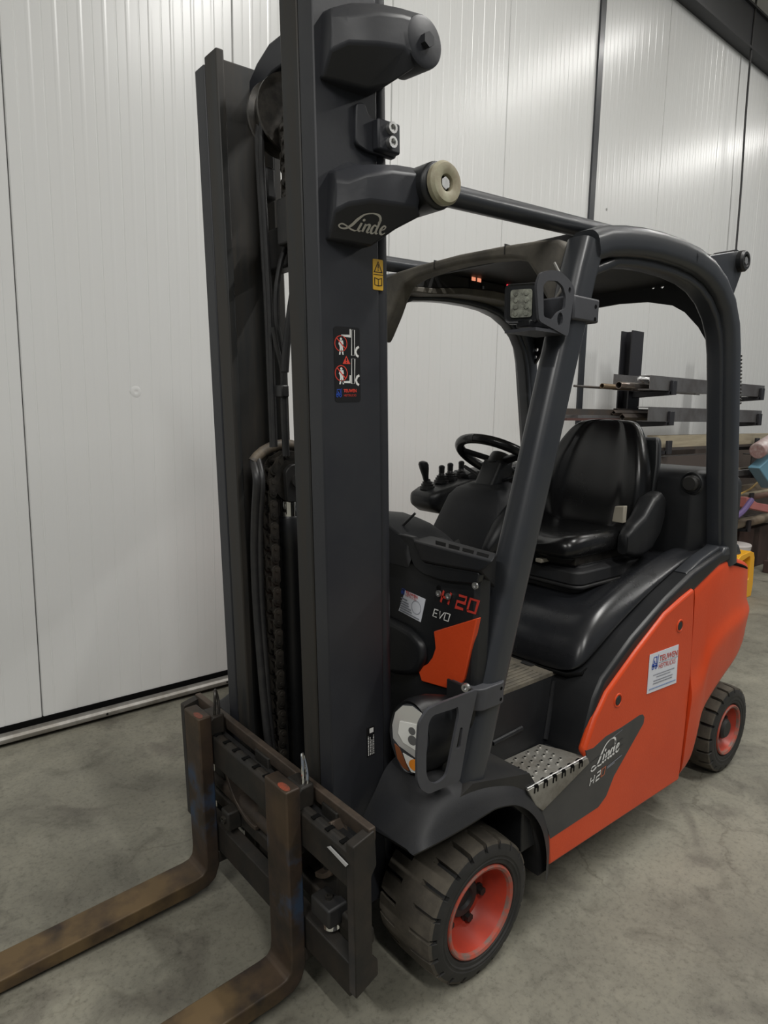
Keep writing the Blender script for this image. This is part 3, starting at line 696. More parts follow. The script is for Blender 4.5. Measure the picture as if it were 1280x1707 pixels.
for yc, rr, a0, a1 in ((-0.07, 0.17, 182, 290), (0.26, 0.13, -75, 40)):
    arc = [(0.372, yc + rr * math.cos(math.radians(t)), 0.515 + rr * math.sin(math.radians(t))) for t in range(a0, a1, 9)]
    part('hose_bracket', T(arc, 0, 4, sec=[(-0.007, -0.022), (0.007, -0.022), (0.007, 0.022), (-0.007, 0.022)], up=(0, 0, 1)), M_rust, mast=True, bevel=0.002)
lb = [(0.426,0.403,0.550),(0.426,0.414,0.558),(0.426,0.489,0.550),(0.426,0.481,0.540)]
part('bright_tag', LO([[(a[0], a[1], a[2]) for a in lb], [(a[0] - 0.003, a[1], a[2]) for a in lb]]), mat('tag_white', (0.5, 0.5, 0.5), 0.4), mast=True, smooth=False, label='white strip tag')
lb = [(0.426,-0.448,0.465),(0.426,-0.399,0.493),(0.426,-0.398,0.430),(0.426,-0.448,0.394)]
part('plate_tag', LO([[(a[0], a[1], a[2]) for a in lb], [(a[0] - 0.003, a[1], a[2]) for a in lb]]), M_beige, mast=True, smooth=False)
# the two forks
for yc in (0.226, -0.300):
    prof = [(0.423, 0.655), (0.468, 0.655), (0.470, 0.150), (0.474, 0.122), (0.486, 0.108), (0.510, 0.104), (1.30, 0.088), (1.62, 0.072), (1.62, 0.062), (1.28, 0.052), (0.52, 0.052), (0.468, 0.058), (0.440, 0.078), (0.424, 0.12)]
    bm = PR(prof, 'y', yc - 0.056, yc + 0.056)
    fk = part('fork', bm, M_fork, bevel=0.005, seg=3, mast=True, label='rusty brown steel fork with rest of blue paint')
    sub(fk, 'paint_mark', PR(circ(0.455, yc + 0.026, 0.011, 14, 0.026), 'z', 0.6552, 0.6560), mat('orange_mark', (0.28, 0.055, 0.025), 0.6, col2=(0.06, 0.04, 0.03), scale=60, amt=0.8), mast=True, label='faded orange paint mark')
    sub(fk, 'fork_hook', PR([(0.372, 0.575), (0.425, 0.575), (0.425, 0.63), (0.412, 0.642), (0.372, 0.642)], 'y', yc - 0.03, yc + 0.045), M_carr, bevel=0.006, mast=True)
    sub(fk, 'fork_hook', B(0.372, 0.425, yc - 0.045, yc + 0.045, 0.115, 0.16), M_carr, bevel=0.006, mast=True)
    pin = smooth_path([(0.402, yc + 0.03, 0.63), (0.398, yc + 0.03, 0.665), (0.392, yc + 0.022, 0.70), (0.384, yc + 0.01, 0.715), (0.380, yc + 0.016, 0.69), (0.384, yc + 0.03, 0.66), (0.392, yc + 0.036, 0.63)], 5)
    sub(fk, 'locking_pin', T(pin, 0.0048, 8), M_chrome if yc > 0 else M_grease, mast=True)

# ------------------------------------------------------------------ wheels
def tyre_bm(R, r_in, w, lugs, n_off=0.5, gd=0.017):
    """ring of rubber with staggered shoulder grooves; axis y, centre at origin, outer side +y"""
    hw = w / 2
    prof = [(-hw * 0.72, r_in), (-hw * 0.98, r_in + 0.30 * (R - r_in)), (-hw, R - 0.045), (-hw * 0.96, R - 0.022), (-hw * 0.90, R - 0.006), (-hw * 0.60, R), (-hw * 0.30, R + 0.002), (-hw * 0.26, R + 0.002), (hw * 0.26, R + 0.002), (hw * 0.30, R + 0.002), (hw * 0.60, R), (hw * 0.885, R - 0.004), (hw * 0.925, R - 0.012), (hw * 0.975, R - 0.026), (hw * 0.995, R - 0.036), (hw, R - 0.042), (hw * 0.985, R - 0.045), (hw * 0.985, R - 0.049), (hw, R - 0.052), (hw * 0.995, r_in + 0.26 * (R - r_in)), (hw * 0.97, r_in + 0.22 * (R - r_in)), (hw * 0.965, r_in + 0.08 * (R - r_in)), (hw * 0.90, r_in)]
    fr = [0.0, 0.03, 0.19, 0.22, 0.5, 0.53, 0.69, 0.72]
    rings = []
    for l in range(lugs):
        for f in fr:
            a = 2 * PI * (l + f) / lugs; ring = []
            inA = 0.015 < f < 0.205; inB = 0.515 < f < 0.705
            for (y, r) in prof:
                rr = r; yy = y
                if r > R - 0.024:
                    if inA and y > hw * 0.28: rr = r - gd * (1.0 if y < hw * 0.9 else 0.9); yy = y if y < hw * 0.9 else y - 0.005
                    if inB and y < -hw * 0.28: rr = r - gd; yy = y if y > -hw * 0.9 else y + 0.006
                ring.append((yy, rr, a + (0.05 if False else 0)))
            rings.append(ring)
    bm = bmesh.new()
    V = [[bm.verts.new((r * math.cos(a), y, r * math.sin(a))) for y, r, a in ring] for ring in rings]
    n = len(V); m = len(prof)
    for k in range(n):
        A, Bq = V[k], V[(k + 1) % n]
        for j in range(m):
            bm.faces.new((A[j], A[(j + 1) % m], Bq[(j + 1) % m], Bq[j]))
    return bm
def wheel(name, cx, y_face, cz, R, r_in, w, lip, lugs, side, nuts=6, dish=0.075):
    root = empty(name, (cx, y_face - side * w / 2, cz), truck)
    def place(o, flip=True):
        if side < 0: o.rotation_euler = (0, 0, PI)
        return o
    ty = place(put('tyre', tyre_bm(R, r_in, w, lugs), M_side, root, ang=28))
    ty.data.materials.append(M_tread)
    for p in ty.data.polygons:
        c_ = p.center; rr = math.hypot(c_.x, c_.z)
        if rr > R - 0.016 and abs(c_.y) < w * 0.475: p.material_index = 1
    hw = w / 2; yl = hw * 0.93
    rim = place(put('rim', LA([(yl - 0.02, lip * 0.97), (yl, lip + 0.006), (yl + 0.004, lip), (yl, lip - 0.008), (yl - 0.016, lip - 0.012), (yl - dish * 0.7, lip - 0.022), (yl - dish * 0.95, lip - 0.034), (yl - dish, lip - 0.05), (yl - dish, 0.0)], (0, 0, 0), 'y', 48), M_rimred, root))
    place(put('rim_edge', LA([(yl - 0.004, lip + 0.006), (yl + 0.004, lip + 0.004), (yl + 0.0055, lip), (yl + 0.002, lip - 0.008), (yl - 0.008, lip - 0.0105)], (0, 0, 0), 'y', 48), M_riml, root, label='worn rim edge'))
    place(put('hub', LA([(yl - dish - 0.005, 0.060), (yl - dish + 0.016, 0.058), (yl - dish + 0.022, 0.052), (yl - dish + 0.022, 0.034), (yl - dish + 0.014, 0.028), (yl - dish + 0.014, 0.0)] if nuts else [(yl - dish - 0.005, 0.05), (yl - dish + 0.045, 0.046), (yl - dish + 0.055, 0.036), (yl - dish + 0.055, 0.0)], (0, 0, 0), 'y', 32), M_dark, root))
    for k in range(nuts or 5):
        a = 2 * PI * (k + 0.18) / (nuts or 5); r_ = 0.081 if nuts else 0.066
        bm = cyl(bmesh.new(), (r_ * math.cos(a), yl - dish, r_ * math.sin(a)), (r_ * math.cos(a), yl - dish + 0.007, r_ * math.sin(a)), 0.017, 14)
        hexbolt(bm, (r_ * math.cos(a), yl - dish + 0.006, r_ * math.sin(a)), (0, 1, 0), 0.0125, 0.018)
        place(put('wheel_nut', bm, M_dark, root))
    return root
wheel('front_wheel', 0, 0.545, 0.2085, 0.2085, 0.137, 0.232, 0.131, 20, 1, nuts=6, dish=0.088)
wheel('front_wheel', 0, -0.545, 0.2085, 0.2085, 0.137, 0.232, 0.131, 20, -1, nuts=6, dish=0.088)
wheel('rear_wheel', -1.746, 0.485, 0.200, 0.200, 0.122, 0.16, 0.112, 19, 1, nuts=0, dish=0.06)
wheel('rear_wheel', -1.746, -0.485, 0.200, 0.200, 0.122, 0.16, 0.112, 19, -1, nuts=0, dish=0.06)

# ------------------------------------------------------------------ chassis
ch = part('chassis', PR([(0.10, 0.20), (0.10, 0.62), (-0.04, 0.70), (-0.62, 0.70), (-0.72, 0.86), (-1.10, 0.95), (-1.90, 0.95), (-1.90, 0.55), (-1.55, 0.50), (-1.40, 0.46), (-1.30, 0.20), (-0.30, 0.16)], 'y', -0.34, 0.34), M_black, bevel=0.01)
sub(ch, 'axle_tube', CY((0, -0.44, 0.2085), (0, 0.44, 0.2085), 0.06, 16), M_dark)
sub(ch, 'rear_axle', B(-1.80, -1.69, -0.40, 0.40, 0.15, 0.25), M_dark, bevel=0.01)
for s in (1, -1):
    Y = lambda v: s * v
    def bb(x0, x1, y0, y1, z0, z1): return B(x0, x1, min(Y(y0), Y(y1)), max(Y(y0), Y(y1)), z0, z1)
    def pr(pts, y0, y1): return PR(pts, 'y', min(Y(y0), Y(y1)), max(Y(y0), Y(y1)))
    # black frame that rises from behind the step to the rear post
    fo = [(-0.475, 0.40), (-0.478, 0.505), (-0.545, 0.695), (-0.585, 0.755), (-0.76, 0.862), (-0.98, 0.965), (-1.17, 1.035), (-1.40, 1.085), (-1.52, 1.07), (-1.52, 1.035), (-1.40, 1.03), (-1.17, 0.95), (-1.10, 0.90), (-1.10, 0.24), (-0.33, 0.24), (-0.33, 0.40)]
    part('body_side_frame', pr(fo, 0.33, 0.522), M_black, bevel=0.016, seg=3)
    # step well: tall black riser with its ribs, step box, steel tread plate
    rs = part('step_riser', LO([[(-0.02, Y(0.345), 0.722), (-0.20, Y(0.352), 0.722), (-0.40, Y(0.352), 0.722), (-0.60, Y(0.350), 0.722)], [(-0.02, Y(0.366), 0.66), (-0.20, Y(0.36), 0.66), (-0.40, Y(0.36), 0.66), (-0.60, Y(0.356), 0.66)], [(-0.02, Y(0.372), 0.58), (-0.20, Y(0.372), 0.58), (-0.40, Y(0.37), 0.58), (-0.60, Y(0.368), 0.58)], [(-0.02, Y(0.38), 0.50), (-0.20, Y(0.383), 0.50), (-0.40, Y(0.383), 0.50), (-0.60, Y(0.383), 0.50)]], closed=False), M_black)
    bm = tube(bmesh.new(), [(-0.215, Y(0.371), 0.585), (-0.36, Y(0.371), 0.592)], 0.008, 8); sub(rs, 'rib', bm, M_black)
    bm = tube(bmesh.new(), smooth_path([(-0.552, Y(0.352), 0.70), (-0.52, Y(0.365), 0.62), (-0.478, Y(0.382), 0.52)], 4), 0.010, 8); sub(rs, 'rib', bm, M_black)
    part('step_box', pr([(-0.185, 0.30), (-0.185, 0.505), (-0.50, 0.505), (-0.50, 0.30)], 0.33, 0.524), M_black, bevel=0.006)
    # the plate folds over the outer edge; its lip is a triangle with bites out of the fold
    top = [(-0.190, 0.378), (-0.182, 0.528), (-0.492, 0.534), (-0.470, 0.455), (-0.442, 0.386)]
    sp_ = part('step_plate', PR([(a, Y(b)) for a, b in top], 'z', 0.508, 0.516), M_steprub, bevel=0.002, label='bare steel step plate')
    lip = [(-0.183, 0.516), (-0.492, 0.516), (-0.505, 0.492), (-0.262, 0.418), (-0.225, 0.45)]
    sub(sp_, 'step_lip', pr(lip, 0.529, 0.541), M_steprub, bevel=0.003)
    sub(sp_, 'lip_edge', T([(-0.186, Y(0.534), 0.5165), (-0.488, Y(0.534), 0.5165)], 0.0045, 8), M_zinc)
    for k in range(6):
        xk = -0.222 - k * 0.046
        sub(sp_, 'grip_notch', PR([(xk - 0.010, 0.496), (xk - 0.010, 0.512), (xk - 0.006, 0.520), (xk + 0.006, 0.520), (xk + 0.010, 0.512), (xk + 0.010, 0.496), (xk + 0.006, 0.496), (xk + 0.005, 0.511), (xk - 0.005, 0.511), (xk - 0.006, 0.496)], 'y', min(Y(0.526), Y(0.5425)), max(Y(0.526), Y(0.5425))), M_black0)
    for i in range(7):
        for j in range(4):
            xx = -0.225 - i * 0.032 + (j - 1.5) * 0.004; yy = 0.402 + j * 0.030 + (0.012 if i % 2 else 0)
            if xx < -0.43 and yy < 0.40: continue
            if yy > 0.515: continue
            sub(sp_, 'dimple_hole', CY((xx, Y(yy), 0.5155), (xx, Y(yy), 0.5212), 0.0040, 8), M_black0)
            sub(sp_, 'grip_dimple', LA([(0.0, 0.0085), (0.0035, 0.0065), (0.0045, 0.0042), (0.0005, 0.0036), (0.0005, 0.0)], (xx, Y(yy), 0.516), 'z', 10), M_steprub)
    # orange side door with the dark decal and its two latches
    door = [(-0.318, 0.202), (-0.300, 0.33), (-0.262, 0.414), (-0.503, 0.489), (-0.479, 0.538), (-0.53, 0.635), (-0.592, 0.710), (-0.766, 0.816), (-0.95, 0.916), (-1.07, 0.953), (-1.160, 0.975), (-1.180, 0.80), (-1.192, 0.62), (-1.188, 0.40), (-1.172, 0.186)]
    dr = part('side_door', pr(door, 0.505, 0.535), M_orange, bevel=0.011, seg=3)
    dec = [(-0.316, 0.300), (-0.585, 0.302), (-0.63, 0.325), (-0.672, 0.385), (-0.848, 0.525), (-0.851, 0.548), (-0.838, 0.562), (-0.815, 0.566), (-0.70, 0.556), (-0.60, 0.553), (-0.53, 0.535), (-0.485, 0.540), (-0.503, 0.489), (-0.264, 0.416), (-0.300, 0.34)]
    dm = mat('decal_grey', (0.040, 0.041, 0.043), 0.42, col2=(0.065, 0.064, 0.063), scale=6, amt=0.5)
    sub(dr, 'decal', pr(dec, 0.530, 0.5358), dm, label='dark grey decal with word mark')
    for lx, lz in ((-0.662, 0.664), (-1.063, 0.847)):
        sub(dr, 'latch_cup', LA([(0.0, 0.026), (0.0025 * s, 0.0235), (0.0028 * s, 0.020), (-0.006 * s, 0.017)], (lx, Y(0.5352), lz), 'y', 24), M_orange)
        sub(dr, 'latch', CY((lx, Y(0.530), lz), (lx, Y(0.538), lz), 0.0165, 20), M_black, bevel=0.002)
    if s > 0:
        # word mark and type number on the decal
        fr = frame((-0.520, 0.5362, 0.452), (-1, 0, 0.13), (0, 0, 1))
        script_logo(fr, 0.058, M_print, dr, shear=0.25)
        bm = bmesh.new()
        for q in range(2): ribbon(bm, fr, [(0.0, 0.010 + q * 0.024), (0.20, 0.010 + q * 0.024)], 0.0032, lift=0.0010)
        putf('decal_stripe', bm, dm, dr)
        fr = frame((-0.520, 0.5362, 0.404), (-1, 0, 0.13), (0, 0, 1))
        strokes(fr, tech_lines('H', 0.026, 1.0, 0.35), 0.0042, M_print, dr)
        strokes(fr, tech_lines('2', 0.026, 1.0, 0.35, 0.036), 0.0045, M_print, dr)
        strokes(fr, tech_lines('0', 0.026, 1.0, 0.35, 0.065), 0.0042, mat('print_orange', (0.45, 0.13, 0.06), 0.5), dr)
        strokes(fr, [[(0.104, 0.022 - 0.003), (0.195, 0.020)], [(0.104, 0.014), (0.15, 0.014)]], 0.0035, M_greyp, dr, name='underline')
        strokes(fr, [[(0.12, 0.115), (0.20, 0.118)]], 0.002, M_greyp, dr, name='underline')
        # dealer's sticker
        q = [(-0.852,0.537,0.782),(-1.063,0.537,0.775),(-1.070,0.537,0.622),(-0.853,0.537,0.635)]
        ds = part('dealer_sticker', LO([[tuple(p) for p in q], [(p[0], p[1] - 0.001, p[2]) for p in q]]), M_white, smooth=False, label='white dealer sticker on the orange door')
        o_ = Vector(q[3]); fr = frame(o_ + Vector((0, 0.0006, 0)), Vector(q[2]) - o_, (0, 0, 1)); wd = (Vector(q[2]) - o_).length; hg = q[0][2] - q[3][2]
        truck_icon(fr, 0.012, hg - 0.060, 0.046, M_blue, ds)
        text(fr, 'TEUWEN', 0.031, M_red, ds, x=0.062, y=hg - 0.036, sx=1.08, bold=0.0004)
        text(fr, 'HEFTRUCKS', 0.0265, M_red, ds, x=0.062, y=hg - 0.064, sx=0.88)
        strokes(fr, [[(0.060, hg - 0.041), (wd - 0.010, hg - 0.041)]], 0.0016, M_greyp, ds, name='underline')
        def lines(fr, rows, m, par):
            bm = bmesh.new()
            for (x0, x1, yy, h) in rows:
                x_ = x0
                while x_ < x1:
                    l_ = random.uniform(0.003, 0.010); ribbon(bm, fr, [(x_, yy), (min(x_ + l_, x1), yy)], h); x_ += l_ + 0.0016
            putf('small_print', bm, m, par)
        lines(fr, [(0.030, wd - 0.03, hg - 0.083, 0.0035), (0.055, wd - 0.06, hg - 0.093, 0.0035), (0.036, wd - 0.04, hg - 0.106, 0.004), (0.036, wd - 0.04, hg - 0.116, 0.004)], M_greyp, ds)
        lines(fr, [(0.010, wd - 0.01, hg - 0.133, 0.0045)], mat('print_pale_blue', (0.22, 0.32, 0.55), 0.6), ds)
    # front mudguard: flat sloping nose, crisp ridge, outer band that curls round the wheel
    secs = [((0.290, 0.553, 0.526), (0.284, 0.503, 0.519), (0.283, 0.330, 0.496)), ((0.250, 0.560, 0.531), (0.225, 0.506, 0.574), (0.232, 0.330, 0.570)), ((0.190, 0.562, 0.532), (0.165, 0.506, 0.612), (0.190, 0.330, 0.630)),
            ((0.10, 0.562, 0.533), (0.10, 0.505, 0.622), (0.13, 0.330, 0.655)), ((0.03, 0.562, 0.537), (0.04, 0.505, 0.613), (0.05, 0.330, 0.645)), ((-0.022, 0.562, 0.536), (-0.04, 0.505, 0.592), (-0.04, 0.335, 0.600)),
            ((-0.10, 0.562, 0.513), (-0.14, 0.505, 0.553), (-0.14, 0.345, 0.552)), ((-0.165, 0.562, 0.468), (-0.225, 0.506, 0.492), (-0.225, 0.380, 0.494)), ((-0.215, 0.562, 0.41), (-0.285, 0.508, 0.425), (-0.285, 0.380, 0.425)),
            ((-0.246, 0.562, 0.35), (-0.318, 0.510, 0.355), (-0.318, 0.380, 0.355)), ((-0.268, 0.560, 0.27), (-0.338, 0.512, 0.27), (-0.338, 0.380, 0.27)), ((-0.274, 0.556, 0.178), (-0.338, 0.512, 0.178), (-0.338, 0.380, 0.178))]
    cols = [smooth_path([q[k] for q in secs], 4) for k in range(3)]
    rings = []
    for A, R_, I_ in zip(*cols):
        m1 = A * 0.62 + R_ * 0.38; m1.y += 0.006; m2 = A * 0.28 + R_ * 0.72; m2.y += 0.008; m2.z += 0.004
        n1 = R_ * 0.86 + I_ * 0.14; n1.z += 0.004
        pts_ = [A, m1, m2, n1, I_]
        back = [Vector((p.x - 0.010, p.y - 0.006, p.z - 0.010)) for p in pts_[::-1]]
        rings.append([(p.x, Y(p.y), p.z) for p in pts_ + back])
    part('front_mudguard', LO(rings), M_fender, ang=50)
    part('inner_wheel_arch', PR([(0.2, 0.50), (0.06, 0.54), (-0.10, 0.51), (-0.22, 0.40), (-0.268, 0.25), (-0.27, 0.19), (-0.31, 0.19), (-0.31, 0.40), (-0.2, 0.56), (0.05, 0.62), (0.2, 0.56)], 'y', min(Y(0.315), Y(0.53)), max(Y(0.315), Y(0.53))), M_dark)
# floor and mat
fp = part('floor_plate', B(0.02, -0.62, -0.352, 0.352, 0.722, 0.735), M_mat)
fp.data.transform(Matrix.Identity(4))
for k in range(7):
    yy = 0.335 - k * 0.019
    sub(fp, 'mat_rib', B(-0.50, -0.02, yy - 0.005, yy + 0.005, 0.734, 0.739), M_mat, bevel=0.002)
sub(fp, 'mat_patch', PR(rrect(-0.575, -0.52, 0.225, 0.275, 0.01), 'z', 0.7345, 0.7375), M_dark)
part('pedal', PR([(-0.02, 0.735), (-0.02, 0.82), (-0.06, 0.83), (-0.15, 0.75), (-0.15, 0.735)], 'y', -0.02, 0.07), M_black, bevel=0.008)
part('pedal', PR([(-0.02, 0.735), (-0.02, 0.82), (-0.06, 0.83), (-0.17, 0.75), (-0.17, 0.735)], 'y', 0.16, 0.24), M_black, bevel=0.008)

# ------------------------------------------------------------------ counterweight
def cw_profile(x, y, nx, ny, zb, zt):
    out = []
    for f, d in ((0.0, -0.035), (0.012, -0.014), (0.04, -0.006), (0.09, -0.002), (0.25, 0.003), (0.36, 0.008), (0.42, 0.010), (0.46, 0.007), (0.50, 0.001), (0.54, -0.004), (0.60, -0.007), (0.80, -0.010), (0.93, -0.013), (0.965, -0.017), (0.988, -0.027), (1.0, -0.05)):
        out.append((x + nx * d, y + ny * d, zb + (zt - zb) * f))
    return out
plan = [(-1.196, 0.535, 0.188, 0.985), (-1.262, 0.535, 0.215, 1.005), (-1.30, 0.535, 0.285, 1.017), (-1.335, 0.535, 0.400, 1.028), (-1.41, 0.535, 0.462, 1.045), (-1.52, 0.530, 0.512, 1.048), (-1.66, 0.520, 0.565, 1.018), (-1.80, 0.486, 0.60, 0.982), (-1.92, 0.425, 0.60, 0.958), (-2.01, 0.335, 0.58, 0.945), (-2.07, 0.20, 0.56, 0.94)]
pts = plan + [(-2.11, 0.0, 0.55, 0.94)] + [(a, -b, c_, d) for a, b, c_, d in plan[::-1]]
sm_ = [(p.x, p.y) for p in smooth_path([(x, y, 0) for x, y, zb, zt in pts], 4)]; sz_ = [(p.x, p.y) for p in smooth_path([(zb, zt, 0) for x, y, zb, zt in pts], 4)]
pts = [(x, y, zb, zt) for (x, y), (zb, zt) in zip(sm_, sz_)]
rings = []
for i, (x, y, zb, zt) in enumerate(pts):
    a = pts[max(i - 1, 0)]; b = pts[min(i + 1, len(pts) - 1)]
    t = Vector((b[0] - a[0], b[1] - a[1])).normalized(); nrm = Vector((t.y, -t.x))
    if nrm.dot(Vector((x + 1.4, y))) < 0: nrm = -nrm
    rg = cw_profile(x, y, nrm.x, nrm.y, zb, zt)
    inner = [(x * 0.9 + -1.3 * 0.1 - nrm.x * 0.14, y - nrm.y * 0.14, zt + 0.0), (x * 0.9 - 1.3 * 0.1 - nrm.x * 0.14, y - nrm.y * 0.14, zb + 0.02)]
    rings.append(rg + inner)
cw = part('counterweight', LO(rings), M_orange, ang=60, label='orange counterweight wrapping the rear')
# black seam under the cap of the counterweight
sub(cw, 'seam_strip', T([(x * 0.97 - 0.03, y * 0.975, zt - 0.026) for i, (x, y, zb, zt) in enumerate(pts[20:70])], 0.007, 8), M_black0)
part('rear_deck', LO([[(x * 0.955 - 0.06, y * 0.93, zt - 0.01) for x, y, zb, zt in pts[14:-14]], [(x * 0.86 - 0.2, y * 0.75, zt + 0.02) for x, y, zb, zt in pts[14:-14]]], closed=True), M_orange, bevel=0.01)

# ------------------------------------------------------------------ bonnet under the seat
def hood_ring(x, zb, zs, zt, yb, ys, yt):
    half = [(yb, zb - 0.0), (yb + 0.004, zb + 0.35 * (zs - zb)), (ys + 0.012, zs - 0.012), (ys - 0.03, zs), (yt, zt + 0.25 * (zs - zt)), (yt - 0.06, zt), (0.08, zt)]
    L_ = [(x, y, z) for y, z in half]; R_ = [(x, -y, z) for y, z in half[::-1]]
    return L_ + R_
hs = [(-0.552, 0.738, 0.745, 0.745, 0.30, 0.28, 0.22), (-0.556, 0.742, 0.765, 0.765, 0.395, 0.38, 0.30), (-0.575, 0.748, 0.81, 0.81, 0.432, 0.41, 0.33), (-0.615, 0.765, 0.872, 0.868, 0.446, 0.415, 0.33), (-0.68, 0.80, 0.925, 0.912, 0.450, 0.412, 0.32), (-0.78, 0.855, 0.972, 0.945, 0.452, 0.405, 0.31), (-0.95, 0.938, 1.030, 0.962, 0.455, 0.40, 0.31), (-1.12, 1.005, 1.075, 0.968, 0.458, 0.40, 0.31), (-1.24, 1.045, 1.100, 0.975, 0.458, 0.40, 0.31), (-1.34, 1.060, 1.100, 0.990, 0.450, 0.395, 0.30), (-1.40, 1.035, 1.055, 0.985, 0.44, 0.38, 0.29)]
hood = part('bonnet', LO([hood_ring(*h) for h in hs]), M_hood, subd=2)
sub(hood, 'bonnet_seal', T([(-0.548, -0.30, 0.732), (-0.548, 0.30, 0.732), (-0.552, 0.40, 0.738), (-0.58, 0.442, 0.748), (-0.68, 0.458, 0.795), (-0.78, 0.460, 0.850), (-0.95, 0.463, 0.935), (-1.12, 0.466, 1.0), (-1.24, 0.466, 1.042), (-1.36, 0.458, 1.055)], 0.007, 8), M_black0)

# ------------------------------------------------------------------ cowl in front of the driver
cw_x = 0.03
cowl = part('cowl', PR([(-0.54, 0.60), (-0.54, 1.205), (-0.25, 1.21), (0.08, 1.255), (0.14, 1.285), (0.18, 1.28), (0.54, 0.0 + 1.19), (0.54, 0.60)][:0] or [(-0.50, 0.60), (-0.50, 1.19), (0.50, 1.19), (0.50, 0.60)], 'x', -0.03, 0.03), M_black, bevel=0.012, seg=3)
# moulded relief: a raised band along the top and a pad at the foot, the recess between them lies deeper
band = yz([(0.042,-0.127,1.256),(0.042,0.124,1.260),(0.042,0.254,1.259),(0.042,0.278,1.234),(0.042,0.303,1.193),(0.042,0.517,1.206),(0.042,0.509,1.173),(0.042,0.387,1.156),(0.042,0.296,1.158),(0.042,0.262,1.173),(0.042,0.243,1.200),(0.042,0.125,1.197),(0.042,-0.126,1.201)])
sub(cowl, 'relief_band', PR(rpoly(band, 0.012), 'x', 0.02, 0.042), M_black, bevel=0.008, seg=3)
pad = [(-0.48, 0.985), (0.10, 0.995), (0.25, 0.985), (0.315, 0.955), (0.325, 0.91), (0.29, 0.85), (0.20, 0.82), (-0.48, 0.80)]
sub(cowl, 'relief_pad', PR(rpoly(pad, 0.05, 6), 'x', 0.02, 0.055), M_black, bevel=0.018, seg=4)
op = [(0.034,0.510,1.080),(0.034,0.347,0.999),(0.034,0.352,0.976),(0.034,0.356,0.952),(0.034,0.345,0.921),(0.034,0.326,0.895),(0.034,0.291,0.871),(0.034,0.288,0.861),(0.034,0.303,0.834),(0.034,0.421,0.849),(0.034,0.457,0.872),(0.034,0.471,0.896)]
sub(cowl, 'orange_panel', PR(yz(op), 'x', 0.02, 0.0385), M_orange, bevel=0.003, label='orange panel beside the pillar')
for px in [(0.034,0.194,1.210),(0.034,0.361,1.114),(0.034,0.399,1.114),(0.034,0.508,1.170)]:
    capscrew(cowl, (0.034 if px[2] < 1.14 else 0.046, px[1], px[2]), (1, 0, 0), 0.0095, 0.005, M_zinc)
sub(cowl, 'plug', LA([(0.0, 0.016), (0.004, 0.013), (0.004, 0.0)], (0.046, [(0.046,0.144,1.214)][0][1], [(0.046,0.144,1.214)][0][2]), 'x', 16), M_black)
sub(cowl, 'plug', LA([(0.0, 0.008), (0.003, 0.006), (0.003, 0.0)], [(0.031,0.355,1.128)][0], 'x', 12), M_black0)
# type number
fr = frame([(0.031,0.366,1.089)][0], (0, 1, 0), (0, 0, 1))
strokes(fr, tech_lines('H 20', 0.036, 1.2, 0.30), 0.0068, M_red, cowl)
fr = frame([(0.031,0.336,1.041)][0], (0, 1, 0), (0, 0, 1))
strokes(fr, tech_lines('EVO', 0.022, 1.0, 0.30), 0.0028, M_print, cowl)
q = [(0.031,0.186,1.020),(0.031,0.285,1.009),(0.031,0.303,1.083),(0.031,0.214,1.090)]
cd = part('service_card', LO([[tuple(p) for p in q], [(p[0] - 0.001, p[1], p[2]) for p in q]]), M_white, smooth=False, label='white service card on the cowl')
o_ = Vector(q[0]); fr = frame(o_ + Vector((0.0006, 0, 0)), Vector(q[1]) - o_, Vector(q[3]) - o_); w_ = (Vector(q[1]) - o_).length; h_ = (Vector(q[3]) - o_).length
truck_icon(fr, 0.004, h_ * 0.76, 0.018, M_blue, cd)
text(fr, 'TEUWEN', 0.013, M_red, cd, x=0.024, y=h_ * 0.86, bold=0.0003); text(fr, 'HEFTRUCKS', 0.010, M_red, cd, x=0.024, y=h_ * 0.75, sx=0.9)
bm = bmesh.new()
for k, (e, hh) in enumerate(((0.35, 0.60), (0.42, 0.48), (0.45, 0.38), (0.55, 0.28), (0.6, 0.18), (0.93, 0.08))):
    ribbon(bm, fr, [(0.006, h_ * hh), (w_ * e, h_ * hh)], 0.0035)
putf('small_print', bm, M_greyp, cd)
bm = bmesh.new(); ribbon(bm, fr, circ(w_ * 0.76, h_ * 0.50, 0.020, 18), 0.0015, closed=True); putf('ring_mark', bm, M_greyp, cd)
# dash hood on the far side, ledge with the air slots on the near side
dh = [(-0.46, 1.19), (-0.46, 1.245), (-0.30, 1.275), (0.05, 1.300), (0.12, 1.292), (0.19, 1.268), (0.235, 1.245), (0.25, 1.20)]
part('dash_hood', LO([[(x, a, b - dz) for a, b in dh] for x, dz in ((0.052, 0.035), (0.040, 0.008), (0.0, 0.0), (-0.10, 0.005), (-0.16, 0.03))]), M_fender, bevel=0.004)
part('wire_end', T([(0.0, 0.155, 1.27), (-0.01, 0.185, 1.302), (-0.015, 0.20, 1.318)], 0.004, 8), M_hose)
lt = [(-0.060,0.109,1.242),(-0.060,0.239,1.249),(-0.060,0.485,1.240)]
lm = [(0.050,0.268,1.253),(0.050,0.353,1.251),(0.050,0.567,1.247)]
lb_ = [(0.050,0.311,1.199),(0.050,0.355,1.200),(0.050,0.524,1.212)]
lk = [(-0.06, q[1], q[2] - 0.10) for q in lt]
lg = part('dash_ledge', LO([[p, q, r, k] for p, q, r, k in zip(lt, lm, lb_, lk)]), M_fender, bevel=0.005)
lA, lB = Vector(lt[1]), Vector(lm[1]); lC, lD = Vector(lt[2]), Vector(lm[2])
nn = (lB - lA).cross(lC - lA).normalized(); nn = nn if nn.z > 0 else -nn
